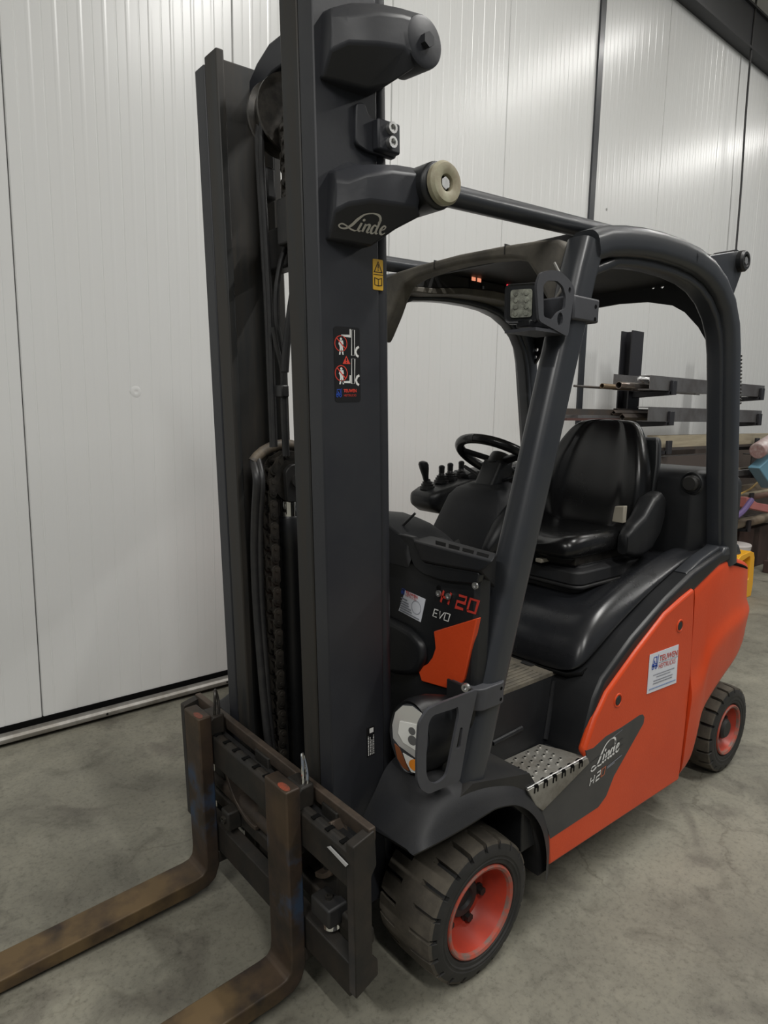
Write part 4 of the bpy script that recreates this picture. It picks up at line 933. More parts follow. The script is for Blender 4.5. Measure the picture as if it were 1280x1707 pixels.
for k in range(4):
    t0, t1 = 0.02 + k * 0.235, 0.235 + k * 0.235 - 0.03
    q4 = [(lA * (1 - t) + lC * t) * (1 - f) + (lB * (1 - t) + lD * t) * f for t, f in ((t0, 0.45), (t1, 0.45), (t1, 0.80), (t0, 0.80))]
    sub(lg, 'air_slot', LO([[tuple(p + nn * 0.0012) for p in q4], [tuple(p - nn * 0.012) for p in q4]]), M_black0, smooth=False)

# ------------------------------------------------------------------ overhead guard
def rsec(a, b, r, n=3): return rrect(-a / 2, a / 2, -b / 2, b / 2, r, n)
for s in (1, -1):
    Y = lambda v: s * v
    yc = 0.475
    # leaning front pillar
    pil = [(0.030, Y(yc), 0.575), (-0.105, Y(yc), 1.06), (-0.225, Y(yc), 1.48), (-0.375, Y(yc), 2.02), (-0.405, Y(yc), 2.105)]
    fp_ = part('front_pillar', T(pil, 0, sec=rsec(0.098, 0.088, 0.030, 4), up=(1, 0, 0)), M_grey, ang=50)
    # side member: over the roof, round the corner, down to the counterweight
    arc = [(-0.400, 2.098), (-0.47, 2.122), (-0.56, 2.138), (-0.66, 2.150), (-0.77, 2.157), (-0.90, 2.158), (-1.02, 2.150), (-1.12, 2.130), (-1.21, 2.092), (-1.285, 2.035), (-1.335, 1.96), (-1.362, 1.875), (-1.378, 1.78), (-1.41, 1.60), (-1.46, 1.32), (-1.515, 1.02)]
    sd = part('guard_side_member', T([(a, Y(yc + 0.005), b) for a, b in arc], 0, sec=rsec(0.090, 0.094, 0.030, 4), up=(0, 0, 1)), M_grey, ang=50)
    # lip that runs round the opening on the inside
    arc2 = [(-0.43, 2.035), (-0.56, 2.083), (-0.66, 2.095), (-0.77, 2.102), (-0.90, 2.102), (-1.01, 2.094), (-1.10, 2.075), (-1.18, 2.04), (-1.245, 1.99), (-1.29, 1.93), (-1.315, 1.86), (-1.332, 1.78), (-1.365, 1.60), (-1.415, 1.32), (-1.46, 1.10)]
    sub(sd, 'guard_lip', T([(a, Y(yc - 0.012), b) for a, b in arc2], 0, sec=rsec(0.030, 0.062, 0.010, 3), up=(0, 0, 1)), M_grey, ang=50)
    sub(sd, 'weld_line', LA([(0, 0.0)], (0, 0, 0), 'y', 3) if False else T([(-0.985 + 0.008 * math.cos(t), Y(yc + 0.005 + 0.049 * math.cos(t)), 2.153 + 0.047 * math.sin(t)) for t in [k * PI / 8 for k in range(-4, 9)]], 0.0025, 6), M_grey)
    part('post_foot', LO([[(-1.40, Y(0.41), 1.04), (-1.40, Y(0.522), 1.06), (-1.60, Y(0.522), 1.05), (-1.60, Y(0.41), 1.03)], [(-1.44, Y(0.425), 1.10), (-1.44, Y(0.52), 1.10), (-1.56, Y(0.52), 1.10), (-1.56, Y(0.425), 1.10)]]), M_grey, bevel=0.01)
    part('foot_rail', T([(-1.15, Y(0.478), 1.020), (-1.28, Y(0.476), 1.062), (-1.42, Y(0.475), 1.092)], 0, sec=rsec(0.022, 0.055, 0.009), up=(0, 0, 1)), M_grey)
    # tilt cylinder from the mast arm to the rear corner of the guard
    p0 = MROT @ Vector((TCX, s * 0.385, TCZ))
    p1 = Vector((-1.46, s * 0.405, 2.225))
    d = (p1 - p0).normalized()
    tc_ = part('tilt_cylinder', CY(p0 + d * 0.02, p0 + d * 1.30, 0.028, 24), M_grey)
    sub(tc_, 'cylinder_rod', CY(p0 + d * 1.28, p1, 0.015, 16), M_chrome)
    sub(tc_, 'rear_eye', LA([(-0.04, 0.018), (-0.04, 0.042), (0.04, 0.042), (0.04, 0.018)], (p1.x, p1.y, p1.z), 'y', 28), M_black)
    e_ = part('rear_bracket', PR(rpoly([(-1.10, 2.18), (-1.46, 2.262), (-1.505, 2.235), (-1.50, 2.19), (-1.42, 2.05), (-1.30, 2.02)], 0.02), 'y', min(Y(0.432), Y(0.455)), max(Y(0.432), Y(0.455))), M_grey, bevel=0.004)
    sub(e_, 'pin_boss', LA([(0, 0.0), (0.0, 0.040), (0.018 * s, 0.040), (0.026 * s, 0.033), (0.026 * s, 0.024), (0.014 * s, 0.02), (0.014 * s, 0.0)], (-1.470, Y(0.455), 2.222), 'y', 28), M_black)
    sub(e_, 'bolt', hexbolt(bmesh.new(), (-1.470, Y(0.465), 2.222), (0, s, 0), 0.015, 0.015), M_zinc)
# dusty pressed front beam with corner gussets
half = [(0.0, 2.152), (0.20, 2.147), (0.32, 2.140), (0.405, 2.130), (0.438, 2.10), (0.438, 1.905), (0.425, 1.885), (0.405, 1.91), (0.355, 1.985), (0.325, 2.04), (0.285, 2.088), (0.22, 2.105), (0.10, 2.116), (0.0, 2.119)]
otl = half + [(-a, b) for a, b in half[-2:0:-1]]
part('front_beam', PR(otl, 'x', -0.440, -0.372), M_dusty, bevel=0.014, seg=3, label='dusty brown front roof beam')
for yy in (0.20, -0.12):
    part('beam_seam', B(-0.4415, -0.370, yy, yy + 0.003, 2.118, 2.150), M_dark)
half = [(0.0, 2.185), (0.40, 2.165), (0.452, 2.12), (0.452, 1.84), (0.43, 1.865), (0.40, 1.91), (0.36, 1.972), (0.30, 2.035), (0.245, 2.068), (0.13, 2.094), (0.0, 2.10)]
otl = half + [(-a, b) for a, b in half[-2:0:-1]]
hl = [circ(sy * a, b, 0.009, 10) for sy in (1, -1) for a, b in ((0.425, 1.93), (0.432, 1.895), (0.155, 2.152), (0.195, 2.150))]
part('rear_beam', prism(bmesh.new(), otl, 'x', -1.385, -1.372, hl), M_black, smooth=False)
# roof plates: solid rear sheet, ribs over the opening
part('roof_sheet', PR([(-0.60, 2.168), (-0.80, 2.182), (-1.05, 2.180), (-1.20, 2.165), (-1.385, 2.150), (-1.385, 2.160), (-1.20, 2.178), (-1.05, 2.193), (-0.80, 2.195), (-0.60, 2.180)], 'y', -0.45, 0.45), M_dark)
for k in range(2):
    part('roof_bar', B(-0.515 - k * 0.06, -0.495 - k * 0.06, -0.43, 0.43, 2.150, 2.176), M_dark, bevel=0.004)
# console with the lit switches on the far side under the roof
cl_ = [(-0.483,-0.345,2.082),(-0.580,-0.345,2.085),(-0.752,-0.345,2.105),(-0.940,-0.345,2.110),(-1.102,-0.345,2.103)]
cu = [(-0.483,-0.345,2.102),(-0.580,-0.345,2.108),(-0.751,-0.345,2.132),(-0.938,-0.345,2.143),(-1.125,-0.345,2.137)]
ctop = [(p[0], 2.178) for p in cu]
cons = part('switch_console', PR([(p[0], p[2]) for p in cu] + ctop[::-1], 'y', -0.44, -0.345), M_dark, bevel=0.004)
sub(cons, 'console_lip', PR([(p[0], p[2]) for p in cl_] + [(p[0], p[2]) for p in cu[::-1]], 'y', -0.45, -0.335), M_dusty, bevel=0.004, label='dusty lip of the switch console')
for pt, m_ in zip([(-0.813,-0.344,2.176),(-0.847,-0.344,2.175),(-0.874,-0.344,2.154),(-1.038,-0.344,2.183)], (M_orlit, M_orlit, M_greyp, M_redlit)):
    sub(cons, 'rocker_switch', B(pt[0] - 0.018, pt[0] + 0.018, -0.346, -0.340, pt[2] - 0.036, pt[2] + 0.012), M_black, bevel=0.002)
    sub(cons, 'switch_lamp', B(pt[0] - 0.011, pt[0] + 0.011, -0.341, -0.3375, pt[2] - 0.008, pt[2] + 0.008) if m_ is not M_greyp else B(pt[0] - 0.005, pt[0] + 0.005, -0.341, -0.3375, pt[2] - 0.012, pt[2] + 0.0), m_, label='lit red switch lamp' if m_ is M_redlit else 'switch lamp')

# lamp guards: clamps round the near pillar, bent steel loops
def guard_plate(name, pts, holes, y, clamp):
    g = part(name, prism(bmesh.new(), pts, 'y', y - 0.005, y + 0.003, holes), M_plate, smooth=False)
    return g
og = rpoly(xz([(-0.139,0.525,1.862),(-0.121,0.525,1.952),(-0.136,0.525,1.984),(-0.174,0.525,1.996),(-0.218,0.525,2.000),(-0.261,0.525,1.984),(-0.291,0.525,1.962),(-0.284,0.525,1.920),(-0.270,0.525,1.832)]), 0.012)
ih = rpoly(xz([(-0.158,0.525,1.875),(-0.149,0.525,1.955),(-0.166,0.525,1.968),(-0.207,0.525,1.973),(-0.235,0.525,1.962),(-0.251,0.525,1.937),(-0.249,0.525,1.905),(-0.225,0.525,1.896),(-0.213,0.525,1.887),(-0.198,0.525,1.871)]), 0.008)
h2 = circ(*xz([(-0.230,0.525,1.876)])[0], 0.013, 12, 0.018)
h3 = circ(*xz([(-0.266,0.525,1.956)])[0], 0.006, 10, 0.008)
g1 = guard_plate('work_lamp_guard', og, [ih, h2, h3], 0.525, None)
zc = xz([(-0.297,0.525,1.926)])[0]
sub(g1, 'clamp', B(zc[0] - 0.115, zc[0] + 0.01, 0.405, 0.530, zc[1] - 0.045, zc[1] + 0.022), M_plate, bevel=0.006)
for dz in (0.0, -0.035): sub(g1, 'clamp_hole', LA([(0, 0.006), (0, 0.0)], (zc[0] - 0.095, 0.5306, zc[1] + dz), 'y', 10), M_black0)
for pt in [(-0.346,0.440,1.964),(-0.338,0.440,1.932)]: capscrew(g1, pt, (0.8, 0.6, 0), 0.012, 0.01, M_zinc)
sub(g1, 'lower_flange', B(-0.27, -0.13, 0.42, 0.525, 1.838, 1.846), M_plate)
og = rpoly(xz([(0.044,0.525,0.888),(0.179,0.525,0.888),(0.228,0.525,0.884),(0.257,0.525,0.856),(0.261,0.525,0.770),(0.258,0.525,0.704),(0.245,0.525,0.675),(0.217,0.525,0.651),(0.101,0.525,0.645),(0.077,0.525,0.768)]), 0.012)
ih = rpoly(xz([(0.119,0.525,0.861),(0.130,0.525,0.859),(0.210,0.525,0.863),(0.224,0.525,0.846),(0.229,0.525,0.759),(0.227,0.525,0.709),(0.214,0.525,0.683),(0.187,0.525,0.668),(0.155,0.525,0.677),(0.147,0.525,0.697),(0.113,0.525,0.838)]), 0.016)
h2 = rpoly(xz([(0.107,0.525,0.799),(0.097,0.525,0.796),(0.104,0.525,0.741),(0.120,0.525,0.742)]), 0.006)
g2 = guard_plate('headlight_guard', og, [ih, h2], 0.525, None)
zc = xz([(-0.006,0.525,0.855)])[0]
sub(g2, 'clamp', LO([[(x, y, z) for x, y in rrect(zc[0] - 0.075, zc[0] + 0.05, 0.415, 0.53, 0.03)] for z in (zc[1] - 0.035, zc[1] + 0.028)]), M_plate, bevel=0.003)
capscrew(g2, [(0.060,0.503,0.891)][0], (1, 0.3, 0), 0.011, 0.012, M_zinc)
for dz in (0.012, -0.020): sub(g2, 'clamp_hole', LA([(0, 0.005), (0, 0.0)], (zc[0] - 0.045, 0.5306, zc[1] + dz), 'y', 10), M_black0)
sub(g2, 'bracket_arm', B(0.046, 0.053, 0.42, 0.522, zc[1] - 0.03, zc[1] + 0.030), M_dark, bevel=0.002)
# work lamp on the near pillar
wc = [(-0.200,0.417,1.925)][0]
n_ = Vector((0.90, 0.42, -0.10)).normalized(); ur = Vector((-0.42, 0.90, 0)).normalized(); uu = n_.cross(ur)
if uu.z < 0: uu = -uu
def oriented(c0, secs):
    """rounded-square sections: (depth along n, half width, half height, corner)"""
    return [[tuple(Vector(c0) + n_ * d + ur * a + uu * b) for a, b in rrect(-w, w, -h, h, r, 4)] for d, w, h, r in secs]
wl = part('work_lamp', LO(oriented(wc, [(0.0, 0.044, 0.050, 0.014), (0.004, 0.048, 0.054, 0.016), (-0.03, 0.050, 0.056, 0.018), (-0.07, 0.040, 0.046, 0.018), (-0.10, 0.022, 0.03, 0.012)])), M_black, bevel=0.003)
sub(wl, 'lens', LO(oriented(wc, [(0.004, 0.031, 0.038, 0.008), (0.0055, 0.030, 0.037, 0.008)])), M_led)
for i in range(2):
    for j in range(4):
        cc = Vector(wc) + n_ * 0.0055 + ur * (-0.015 + 0.03 * i) + uu * (-0.027 + 0.018 * j)
        sub(wl, 'led', LO([[tuple(cc + n_ * d + ur * a + uu * b) for a, b in circ(0, 0, r, 8)] for d, r in ((0, 0.0075), (0.002, 0.006))]), M_led)
part('work_lamp_cable', T(smooth_path([(-0.300,0.447,2.045),(-0.300,0.461,2.023),(-0.300,0.477,1.997),(-0.300,0.473,1.965),(-0.300,0.450,1.938)], 5), 0.004, 8), mat('cable_grey', (0.2, 0.19, 0.17), 0.5))
sub(wl, 'mount', B(-0.30, -0.20, 0.40, 0.45, 1.86, 1.88), M_black, bevel=0.004)
# headlight: egg-shaped pod with reflector, amber indicator below
def egg(cy, cz, w, h, n=28):
    out = []
    for k in range(n):
        a = 2 * PI * k / n; y = math.cos(a); z = math.sin(a)
        out.append((cy + w * y * (1 - 0.16 * (z < 0) * -z), cz + h * z))
    return out
hx = 0.175
hc = [(0.175,0.409,0.745)][0]
shy = 0.42
def hring(dx, k, dy=0.0): return [(hx - dx + (a - hc[1]) * -shy * 0.6, a + dy, b) for a, b in egg(hc[1], hc[2], 0.064 * k, 0.104 * k)]
hlm = part('headlight', LO([hring(0.0, 0.97), hring(-0.004, 1.0), hring(0.02, 1.05), hring(0.06, 1.06, 0.01), hring(0.11, 0.95, 0.02), hring(0.145, 0.7, 0.03), hring(0.15, 0.3, 0.03)]), M_black, ang=60)
def hface(pts, d): return [(hx + d + y * -shy * 0.6, hc[1] + y, hc[2] + z) for y, z in pts]
e_ = [(a - hc[1], b - hc[2]) for a, b in egg(hc[1], hc[2], 0.058, 0.096)]
up_ = [p for p in e_ if p[1] > -0.030]; up_ = sorted([p for p in up_], key=lambda p: math.atan2(p[1] - 0.03, p[0]))
def facepart(name, pts, m, d0=0.003, d1=0.006, label=None):
    return sub(hlm, name, LO([hface(pts, d0), hface(pts, d1)]), m, label=label)
facepart('lamp_base', e_, M_grey, 0.001, 0.004)
refl = [(0.050, -0.012), (0.056, 0.02), (0.052, 0.055), (0.036, 0.082), (0.008, 0.093), (-0.022, 0.086), (-0.045, 0.06), (-0.054, 0.02), (-0.050, -0.018), (-0.030, -0.034), (0.02, -0.050), (0.048, -0.055)]
facepart('reflector', refl, M_lens, 0.004, 0.006)
facepart('lamp_bowl', [(-0.028, 0.040), (0.040, 0.048), (0.046, 0.0), (0.036, -0.030), (-0.015, -0.018), (-0.032, 0.004)], M_lensw, 0.006, 0.009, label='white lamp bowl')
for yy, zz, r in ((0.012, 0.024, 0.011), (0.014, -0.002, 0.014)): facepart('lamp_hole', circ(yy, zz, r, 14), mat('lamp_grey', (0.13, 0.13, 0.13), 0.5), 0.009, 0.0095)
facepart('amber_lens', [(-0.045, -0.032), (-0.030, -0.040), (-0.010, -0.075), (0.002, -0.095), (-0.016, -0.092), (-0.034, -0.072)], M_ambdk, 0.004, 0.007)
facepart('lamp_bowl', [(-0.018, -0.050), (0.005, -0.055), (0.045, -0.062), (0.044, -0.080), (0.030, -0.094), (0.010, -0.096), (-0.006, -0.075)], M_lensw, 0.004, 0.006)
facepart('amber_bulb', circ(0.022, -0.070, 0.015, 14), M_amber, 0.006, 0.012, label='amber indicator bulb')
part('headlight_stalk', B(0.02, 0.09, hc[1] - 0.02, hc[1] + 0.05, hc[2] - 0.16, hc[2] - 0.05), M_black, bevel=0.01)
# coiled cable behind the near rear post
hlx = []
cc = [(-1.433,0.490,1.861),(-1.471,0.490,1.667)]
for k in range(14 * 10 + 1):
    t = k / 140; a = 2 * PI * 14 * t
    hlx.append((cc[0][0] * (1 - t) + cc[1][0] * t + 0.018 * math.cos(a), 0.49 + 0.018 * math.sin(a), cc[0][2] * (1 - t) + cc[1][2] * t))
part('coiled_cable', T(hlx, 0.004, 6), M_hose)

# ------------------------------------------------------------------ steering column and wheel
yc_ = 0.03
ax = Vector((-0.50, 0, 0.866)).normalized()
swc = Vector((-0.60, yc_, 1.447)); nk0 = swc - ax * 0.15
part('steering_column', CY((-0.18, yc_, 0.74), tuple(nk0), 0.045, 16), M_black)
rings = []
for x, z, w, d in ((-0.378, 1.150, 0.186, 0.10), (-0.386, 1.172, 0.184, 0.12), (-0.415, 1.255, 0.158, 0.16), (-0.437, 1.315, 0.140, 0.17), (-0.455, 1.345, 0.112, 0.15), (-0.48, 1.362, 0.07, 0.10)):
    rings.append([(x - (0.045 if abs(v) > 0.95 else 0.016 if abs(v) > 0.8 else 0.003 if abs(v) > 0.4 else 0.0), yc_ + v * w, z) for v in (-1, -0.88, -0.5, 0, 0.5, 0.88, 1)] + [(x - d, yc_ + v * w * 0.9, z + 0.01) for v in (1, 0.3, -0.3, -1)])
colm = part('steering_column_cover', LO(rings), M_fender, bevel=0.006, ang=50)
side = []
for x, z, w in ((-0.36, 1.15, 0.02), (-0.42, 1.20, 0.045), (-0.50, 1.26, 0.055), (-0.55, 1.30, 0.03)):
    side.append([(x, yc_ + 0.15 + w * 0.9 * math.cos(t), z + w * 1.3 * math.sin(t)) for t in [2 * PI * k / 10 for k in range(10)]])
sub(colm, 'column_knuckle', LO(side), M_black, ang=60)
sub(colm, 'column_neck', T([nk0 - ax * 0.02, nk0 + ax * 0.06, swc - ax * 0.02], 0, sec=rsec(0.085, 0.10, 0.02), up=(1, 0, 0)), M_black)
sw = part('steering_wheel', T([tuple(swc + (Vector((0.866, 0, 0.5)) * math.cos(a) + Vector((0, 1, 0)) * math.sin(a)) * 0.165) for a in [2 * PI * k / 48 for k in range(49)]], 0.018, 12, caps=False), M_vinyl)
sub(sw, 'wheel_hub', CY(swc - ax * 0.03, swc + ax * 0.02, 0.05, 24, r1=0.042), M_black, bevel=0.006)
for a in (0.4, PI - 0.4, PI * 1.5):
    dv = Vector((0.866, 0, 0.5)) * math.sin(a) + Vector((0, 1, 0)) * math.cos(a)
    sub(sw, 'spoke', T([tuple(swc - ax * 0.008), tuple(swc + dv * 0.161)], 0, sec=rsec(0.014, 0.034, 0.005), up=tuple(ax)), M_black)
for sg in (1, -1):
    part('column_lever', CY(tuple(nk0 + ax * 0.07 + Vector((0, sg * 0.05, 0))), tuple(nk0 + ax * 0.10 + Vector((0.01, sg * 0.15, 0.01))), 0.007, 10), M_black)

# ------------------------------------------------------------------ lever console on the far armrest
cy0 = -0.29
con = [(-0.465, 0.050, 1.262, 1.285), (-0.475, 0.070, 1.240, 1.300), (-0.52, 0.082, 1.215, 1.315), (-0.59, 0.084, 1.210, 1.328), (-0.68, 0.085, 1.235, 1.345), (-0.80, 0.080, 1.265, 1.352), (-0.95, 0.065, 1.285, 1.365), (-1.10, 0.055, 1.295, 1.375), (-1.16, 0.04, 1.31, 1.365)]
rings = [[(x - 0.028, cy0 + a, b) for a, b in rrect(-w, w, z0, z1, min(0.022, (z1 - z0) * 0.4), 3)] for x, w, z0, z1 in con]
cst = part('lever_console', LO(rings), M_black, ang=50)
sub(cst, 'wrist_pad', LO([[(x, cy0 + a, b) for a, b in rrect(-w, w, z0, z1, 0.012, 3)] for x, w, z0, z1 in ((-0.72, 0.05, 1.335, 1.365), (-0.74, 0.06, 1.335, 1.375), (-1.10, 0.055, 1.36, 1.40), (-1.12, 0.045, 1.365, 1.39))]), M_black, ang=50)
def lever(x, y, z, h, big=False):
    lv = sub(cst, 'lever_boot', LA([(-0.004, 0.031), (0.008, 0.031), (0.010, 0.025), (0.018, 0.026), (0.020, 0.020), (0.027, 0.021), (0.029, 0.014), (0.038, 0.011), (0.038, 0)], (x, y, z), 'z', 20), M_hose)
    if big:
        pr_ = [(0.0, 0.011), (0.02, 0.013), (0.05, 0.019), (0.068, 0.021), (0.078, 0.017), (0.082, 0.008), (0.083, 0.0)]
    else:
        pr_ = [(0.0, 0.010), (0.012, 0.012), (0.024, 0.012), (0.030, 0.013), (0.036, 0.012), (0.040, 0.007), (0.041, 0.0)]
    bm = LA([(a * h, r) for a, r in pr_], (x, y, z + 0.03), 'z', 16)
    if big:
        for v in bm.verts: v.co.x += (v.co.z - z) * 0.25
    sub(cst, 'lever_knob', bm, M_black)
lv0 = [(-0.576,-0.353,1.325)][0]
lever(-0.545, -0.305, 1.312, 1.0, True)
for (px, py) in ((-0.625, -0.305), (-0.675, -0.305), (-0.742, -0.305)):
    lever(px, py, {-0.625: 1.333, -0.675: 1.341, -0.742: 1.347}[px], 1.0)

# ------------------------------------------------------------------ seat
seat = empty('driver_seat', (-0.95, 0.02, 0.965), truck)
SO = Vector((-0.95, 0.02, 0.965))
def sp_put(name, bm, m, **k):
    for v in bm.verts: v.co -= SO
    return put(name, bm, m, seat, **k)
ys = 0.02
def qring(x0, x1, y0, y1, z, r=0.04): return [(a, b, z) for a, b in rrect(x0, x1, y0, y1, r, 4)]
sp_put('suspension_base', LO([qring(-1.32, -0.80, ys - 0.235, ys + 0.235, 0.945), qring(-1.32, -0.80, ys - 0.235, ys + 0.235, 0.965), qring(-1.34, -0.77, ys - 0.26, ys + 0.265, 0.972), qring(-1.34, -0.77, ys - 0.26, ys + 0.265, 0.985)]), M_dark, bevel=0.004)
sp_put('suspension_bellows', LO([qring(-1.34, -0.775, ys - 0.255, ys + 0.26, 0.985), qring(-1.33, -0.78, ys - 0.25, ys + 0.255, 1.035), qring(-1.30, -0.81, ys - 0.22, ys + 0.225, 1.045), qring(-1.30, -0.81, ys - 0.22, ys + 0.225, 1.06)]), M_fender, bevel=0.006)
sp_put('slide_rail', B(-1.25, -0.80, ys + 0.19, ys + 0.225, 1.055, 1.09), M_grease, bevel=0.004)
sp_put('slide_rail', B(-1.25, -0.80, ys - 0.225, ys - 0.19, 1.055, 1.09), M_grease, bevel=0.004)
sp_put('seat_pan', LO([qring(-1.30, -0.78, ys - 0.20, ys + 0.20, 1.058), qring(-1.30, -0.76, ys - 0.225, ys + 0.225, 1.085)]), M_dark, bevel=0.005)
sp_put('adjust_lever', T([(-0.79, ys + 0.10, 1.062), (-0.74, ys + 0.10, 1.062)], 0, sec=rsec(0.016, 0.03, 0.004), up=(0, 0, 1)), M_beige, bevel=0.002, label='pale adjusting lever')
# cushion: wide, dished, rounded front
cush = []
for x, w, z0, z1, dish in ((-0.725, 0.20, 1.100, 1.125, 0.0), (-0.735, 0.235, 1.085, 1.150, 0.006), (-0.77, 0.252, 1.078, 1.172, 0.014), (-0.86, 0.258, 1.078, 1.180, 0.020), (-1.0, 0.258, 1.078, 1.176, 0.026), (-1.14, 0.255, 1.078, 1.176, 0.026), (-1.24, 0.245, 1.08, 1.18, 0.02)):
    top = [(ys + v * w, z1 - dish * (1 - abs(v) ** 3) - (0.02 if abs(v) > 0.99 else 0) + (0.006 if 0.7 < abs(v) < 0.95 else 0)) for v in (1, 0.9, 0.72, 0.66, 0.35, 0, -0.35, -0.66, -0.72, -0.9, -1)]
    cush.append([(x, y, z) for y, z in top] + [(x, ys - w, z0 + 0.015), (x, ys - w * 0.9, z0), (x, ys + w * 0.9, z0), (x, ys + w, z0 + 0.015)])
sp_put('seat_cushion', LO(cush), M_vinyl, subd=1)
# backrest: shield shape with side bolsters and two moulded ribs
bk_ = []
for z, w, x0, th, bol in ((1.135, 0.225, -1.185, 0.09, 0.020), (1.18, 0.250, -1.190, 0.10, 0.032), (1.26, 0.262, -1.200, 0.11, 0.042), (1.34, 0.258, -1.215, 0.11, 0.045), (1.42, 0.240, -1.235, 0.10, 0.040), (1.49, 0.212, -1.258, 0.09, 0.030), (1.545, 0.182, -1.278, 0.08, 0.020), (1.585, 0.150, -1.298, 0.065, 0.010), (1.603, 0.105, -1.312, 0.045, 0.004)):
    fr_ = []
    for v in (-1, -0.93, -0.80, -0.62, -0.54, -0.30, 0, 0.30, 0.54, 0.62, 0.80, 0.93, 1):
        a = abs(v); d = bol * (a ** 2.2) if a < 0.9 else bol * 0.72 if a < 0.97 else -0.01
        if 0.58 < a < 0.7: d += 0.010
        if 0.5 < a < 0.58: d -= 0.006
        fr_.append((x0 + d, ys + v * w, z))
    bk_.append(fr_ + [(x0 - th * 0.7, ys + w * 0.98, z), (x0 - th, ys + w * 0.7, z), (x0 - th, ys - w * 0.7, z), (x0 - th * 0.7, ys - w * 0.98, z)])
sp_put('backrest', LO(bk_), M_vinyl, subd=2)
sp_put('backrest_shell', LO([[(x0, ys - w, z), (x0, ys + w, z), (x0 - 0.07, ys + w * 0.9, z), (x0 - 0.07, ys - w * 0.9, z)] for z, w, x0 in ((1.14, 0.22, -1.27), (1.30, 0.255, -1.29), (1.42, 0.25, -1.315), (1.50, 0.235, -1.335), (1.53, 0.225, -1.34))]), M_black, bevel=0.012)
for s in (1, -1):   # hip restraints and belt buckle
    hr = [(-1.02, 1.085, 1.165, 0.03), (-1.06, 1.07, 1.20, 0.045), (-1.12, 1.065, 1.235, 0.052), (-1.18, 1.085, 1.30, 0.055), (-1.24, 1.14, 1.318, 0.052), (-1.275, 1.19, 1.300, 0.042), (-1.285, 1.22, 1.27, 0.025)]
    sp_put('hip_restraint', LO([[(x, ys + s * 0.285 + a, b) for a, b in rrect(-w * 0.72, w * 0.72, z0, z1, min(0.024, w * 0.6), 3)] for x, z0, z1, w in hr]), M_black, ang=60)
sp_put('belt_buckle', LO([[(-1.05, ys + 0.212, 1.20), (-1.05, ys + 0.262, 1.20), (-1.075, ys + 0.262, 1.20), (-1.075, ys + 0.212, 1.20)], [(-1.06, ys + 0.215, 1.262), (-1.06, ys + 0.257, 1.268), (-1.085, ys + 0.257, 1.268), (-1.085, ys + 0.215, 1.262)]]), M_beige, bevel=0.004, label='pale belt buckle')
# black cover behind the seat, closing the back of the cab
cov = []
for x, w, z0, z1, r in ((-1.345, 0.395, 1.03, 1.365, 0.05), (-1.355, 0.42, 1.01, 1.390, 0.05), (-1.40, 0.437, 0.99, 1.405, 0.05), (-1.60, 0.437, 0.98, 1.405, 0.05), (-1.78, 0.42, 0.98, 1.37, 0.05), (-1.84, 0.38, 0.98, 1.32, 0.05)):
    cov.append([(x, a, b) for a, b in rrect(-w, w, z0, z1, r, 5)])
rc = part('rear_cover', LO(cov), M_black, ang=50)
kc = [(-1.345,0.399,1.353)][0]
sub(rc, 'knob_recess', LA([(0.0, 0.048), (0.006, 0.046), (0.008, 0.042), (0.004, 0.038)], (-1.352, kc[1], kc[2]), 'x', 28), M_black)
sub(rc, 'knob', LA([(0.0, 0.032), (0.02, 0.032), (0.028, 0.026), (0.028, 0.0)], (-1.352, kc[1], kc[2]), 'x', 24), M_dark)

# ------------------------------------------------------------------ cantilever rack with its steel against the wall
RY = -1.53
def upright(x):
    r = empty('storage_rack', (x, RY, 0))
    bm = B(-0.09, 0.09, -0.012, 0.0, 0.02, 2.33); box(bm, -0.09, 0.09, 0.085, 0.097, 0.02, 2.33); box(bm, -0.006, 0.006, 0.0, 0.085, 0.02, 2.33)
    put('upright', bm, M_rackp, r, smooth=False)
    put('foot', B(-0.06, 0.06, -0.02, 0.44, 0.0, 0.06), M_rackp, r, bevel=0.004)
    for z in ARMZ:
        a = put('arm', PR([(0.097, z - 0.055), (0.097, z), (0.445, z), (0.445, z - 0.03)], 'x', -0.035, 0.035), M_rackp, r, bevel=0.003)
        put('end_stop', B(-0.035, 0.035, 0.43, 0.455, z - 0.03, z + 0.085), M_rackp, a, bevel=0.003)
    return r
ARMZ = (1.825, 1.575, 1.335, 1.05, 0.78, 0.50)
for x, lab in ((-4.05, 'dark cantilever storage rack column seen through the cab, nearer to the front of the truck'), (-5.83, 'dark cantilever storage rack column beyond the rear guard post, beside the pink stand')):
    tag(upright(x), lab, 'rack', 'cantilever rack columns')
def bar(name, x0, x1, sec, m, label, cat, group=None, y=0, z=0, rot=0.0):
    """a length of stock lying along the rack; sec is its (y,z) section, with optional hole"""
    if isinstance(sec, tuple) and sec[0] == 'tube':
        _, w, h, t = sec
        out = [(-w, 0), (w, 0), (w, 2 * h), (-w, 2 * h)]; inn = [(-w + t, t), (w - t, t), (w - t, 2 * h - t), (-w + t, 2 * h - t)]
        if rot:
            R_ = lambda l: [(a * math.cos(rot) - (b - h) * math.sin(rot), a * math.sin(rot) + (b - h) * math.cos(rot) + h * (abs(math.cos(rot)) + abs(math.sin(rot)))) for a, b in l]
            out, inn = R_(out), R_(inn)
        bm = prism(bmesh.new(), out, 'x', x0, x1, [inn])
    elif isinstance(sec, tuple) and sec[0] == 'pipe':
        _, r, t = sec; bm = prism(bmesh.new(), circ(0, r, r, 18), 'x', x0, x1, [circ(0, r, r - t, 18)])
    else: bm = PR(sec, 'x', x0, x1)
    me_o = put(name, bm, m, smooth=not (isinstance(sec, tuple) and sec[0] == 'tube'), ang=40); me_o.location = (0, y, z)
    return tag(me_o, label, cat, group)
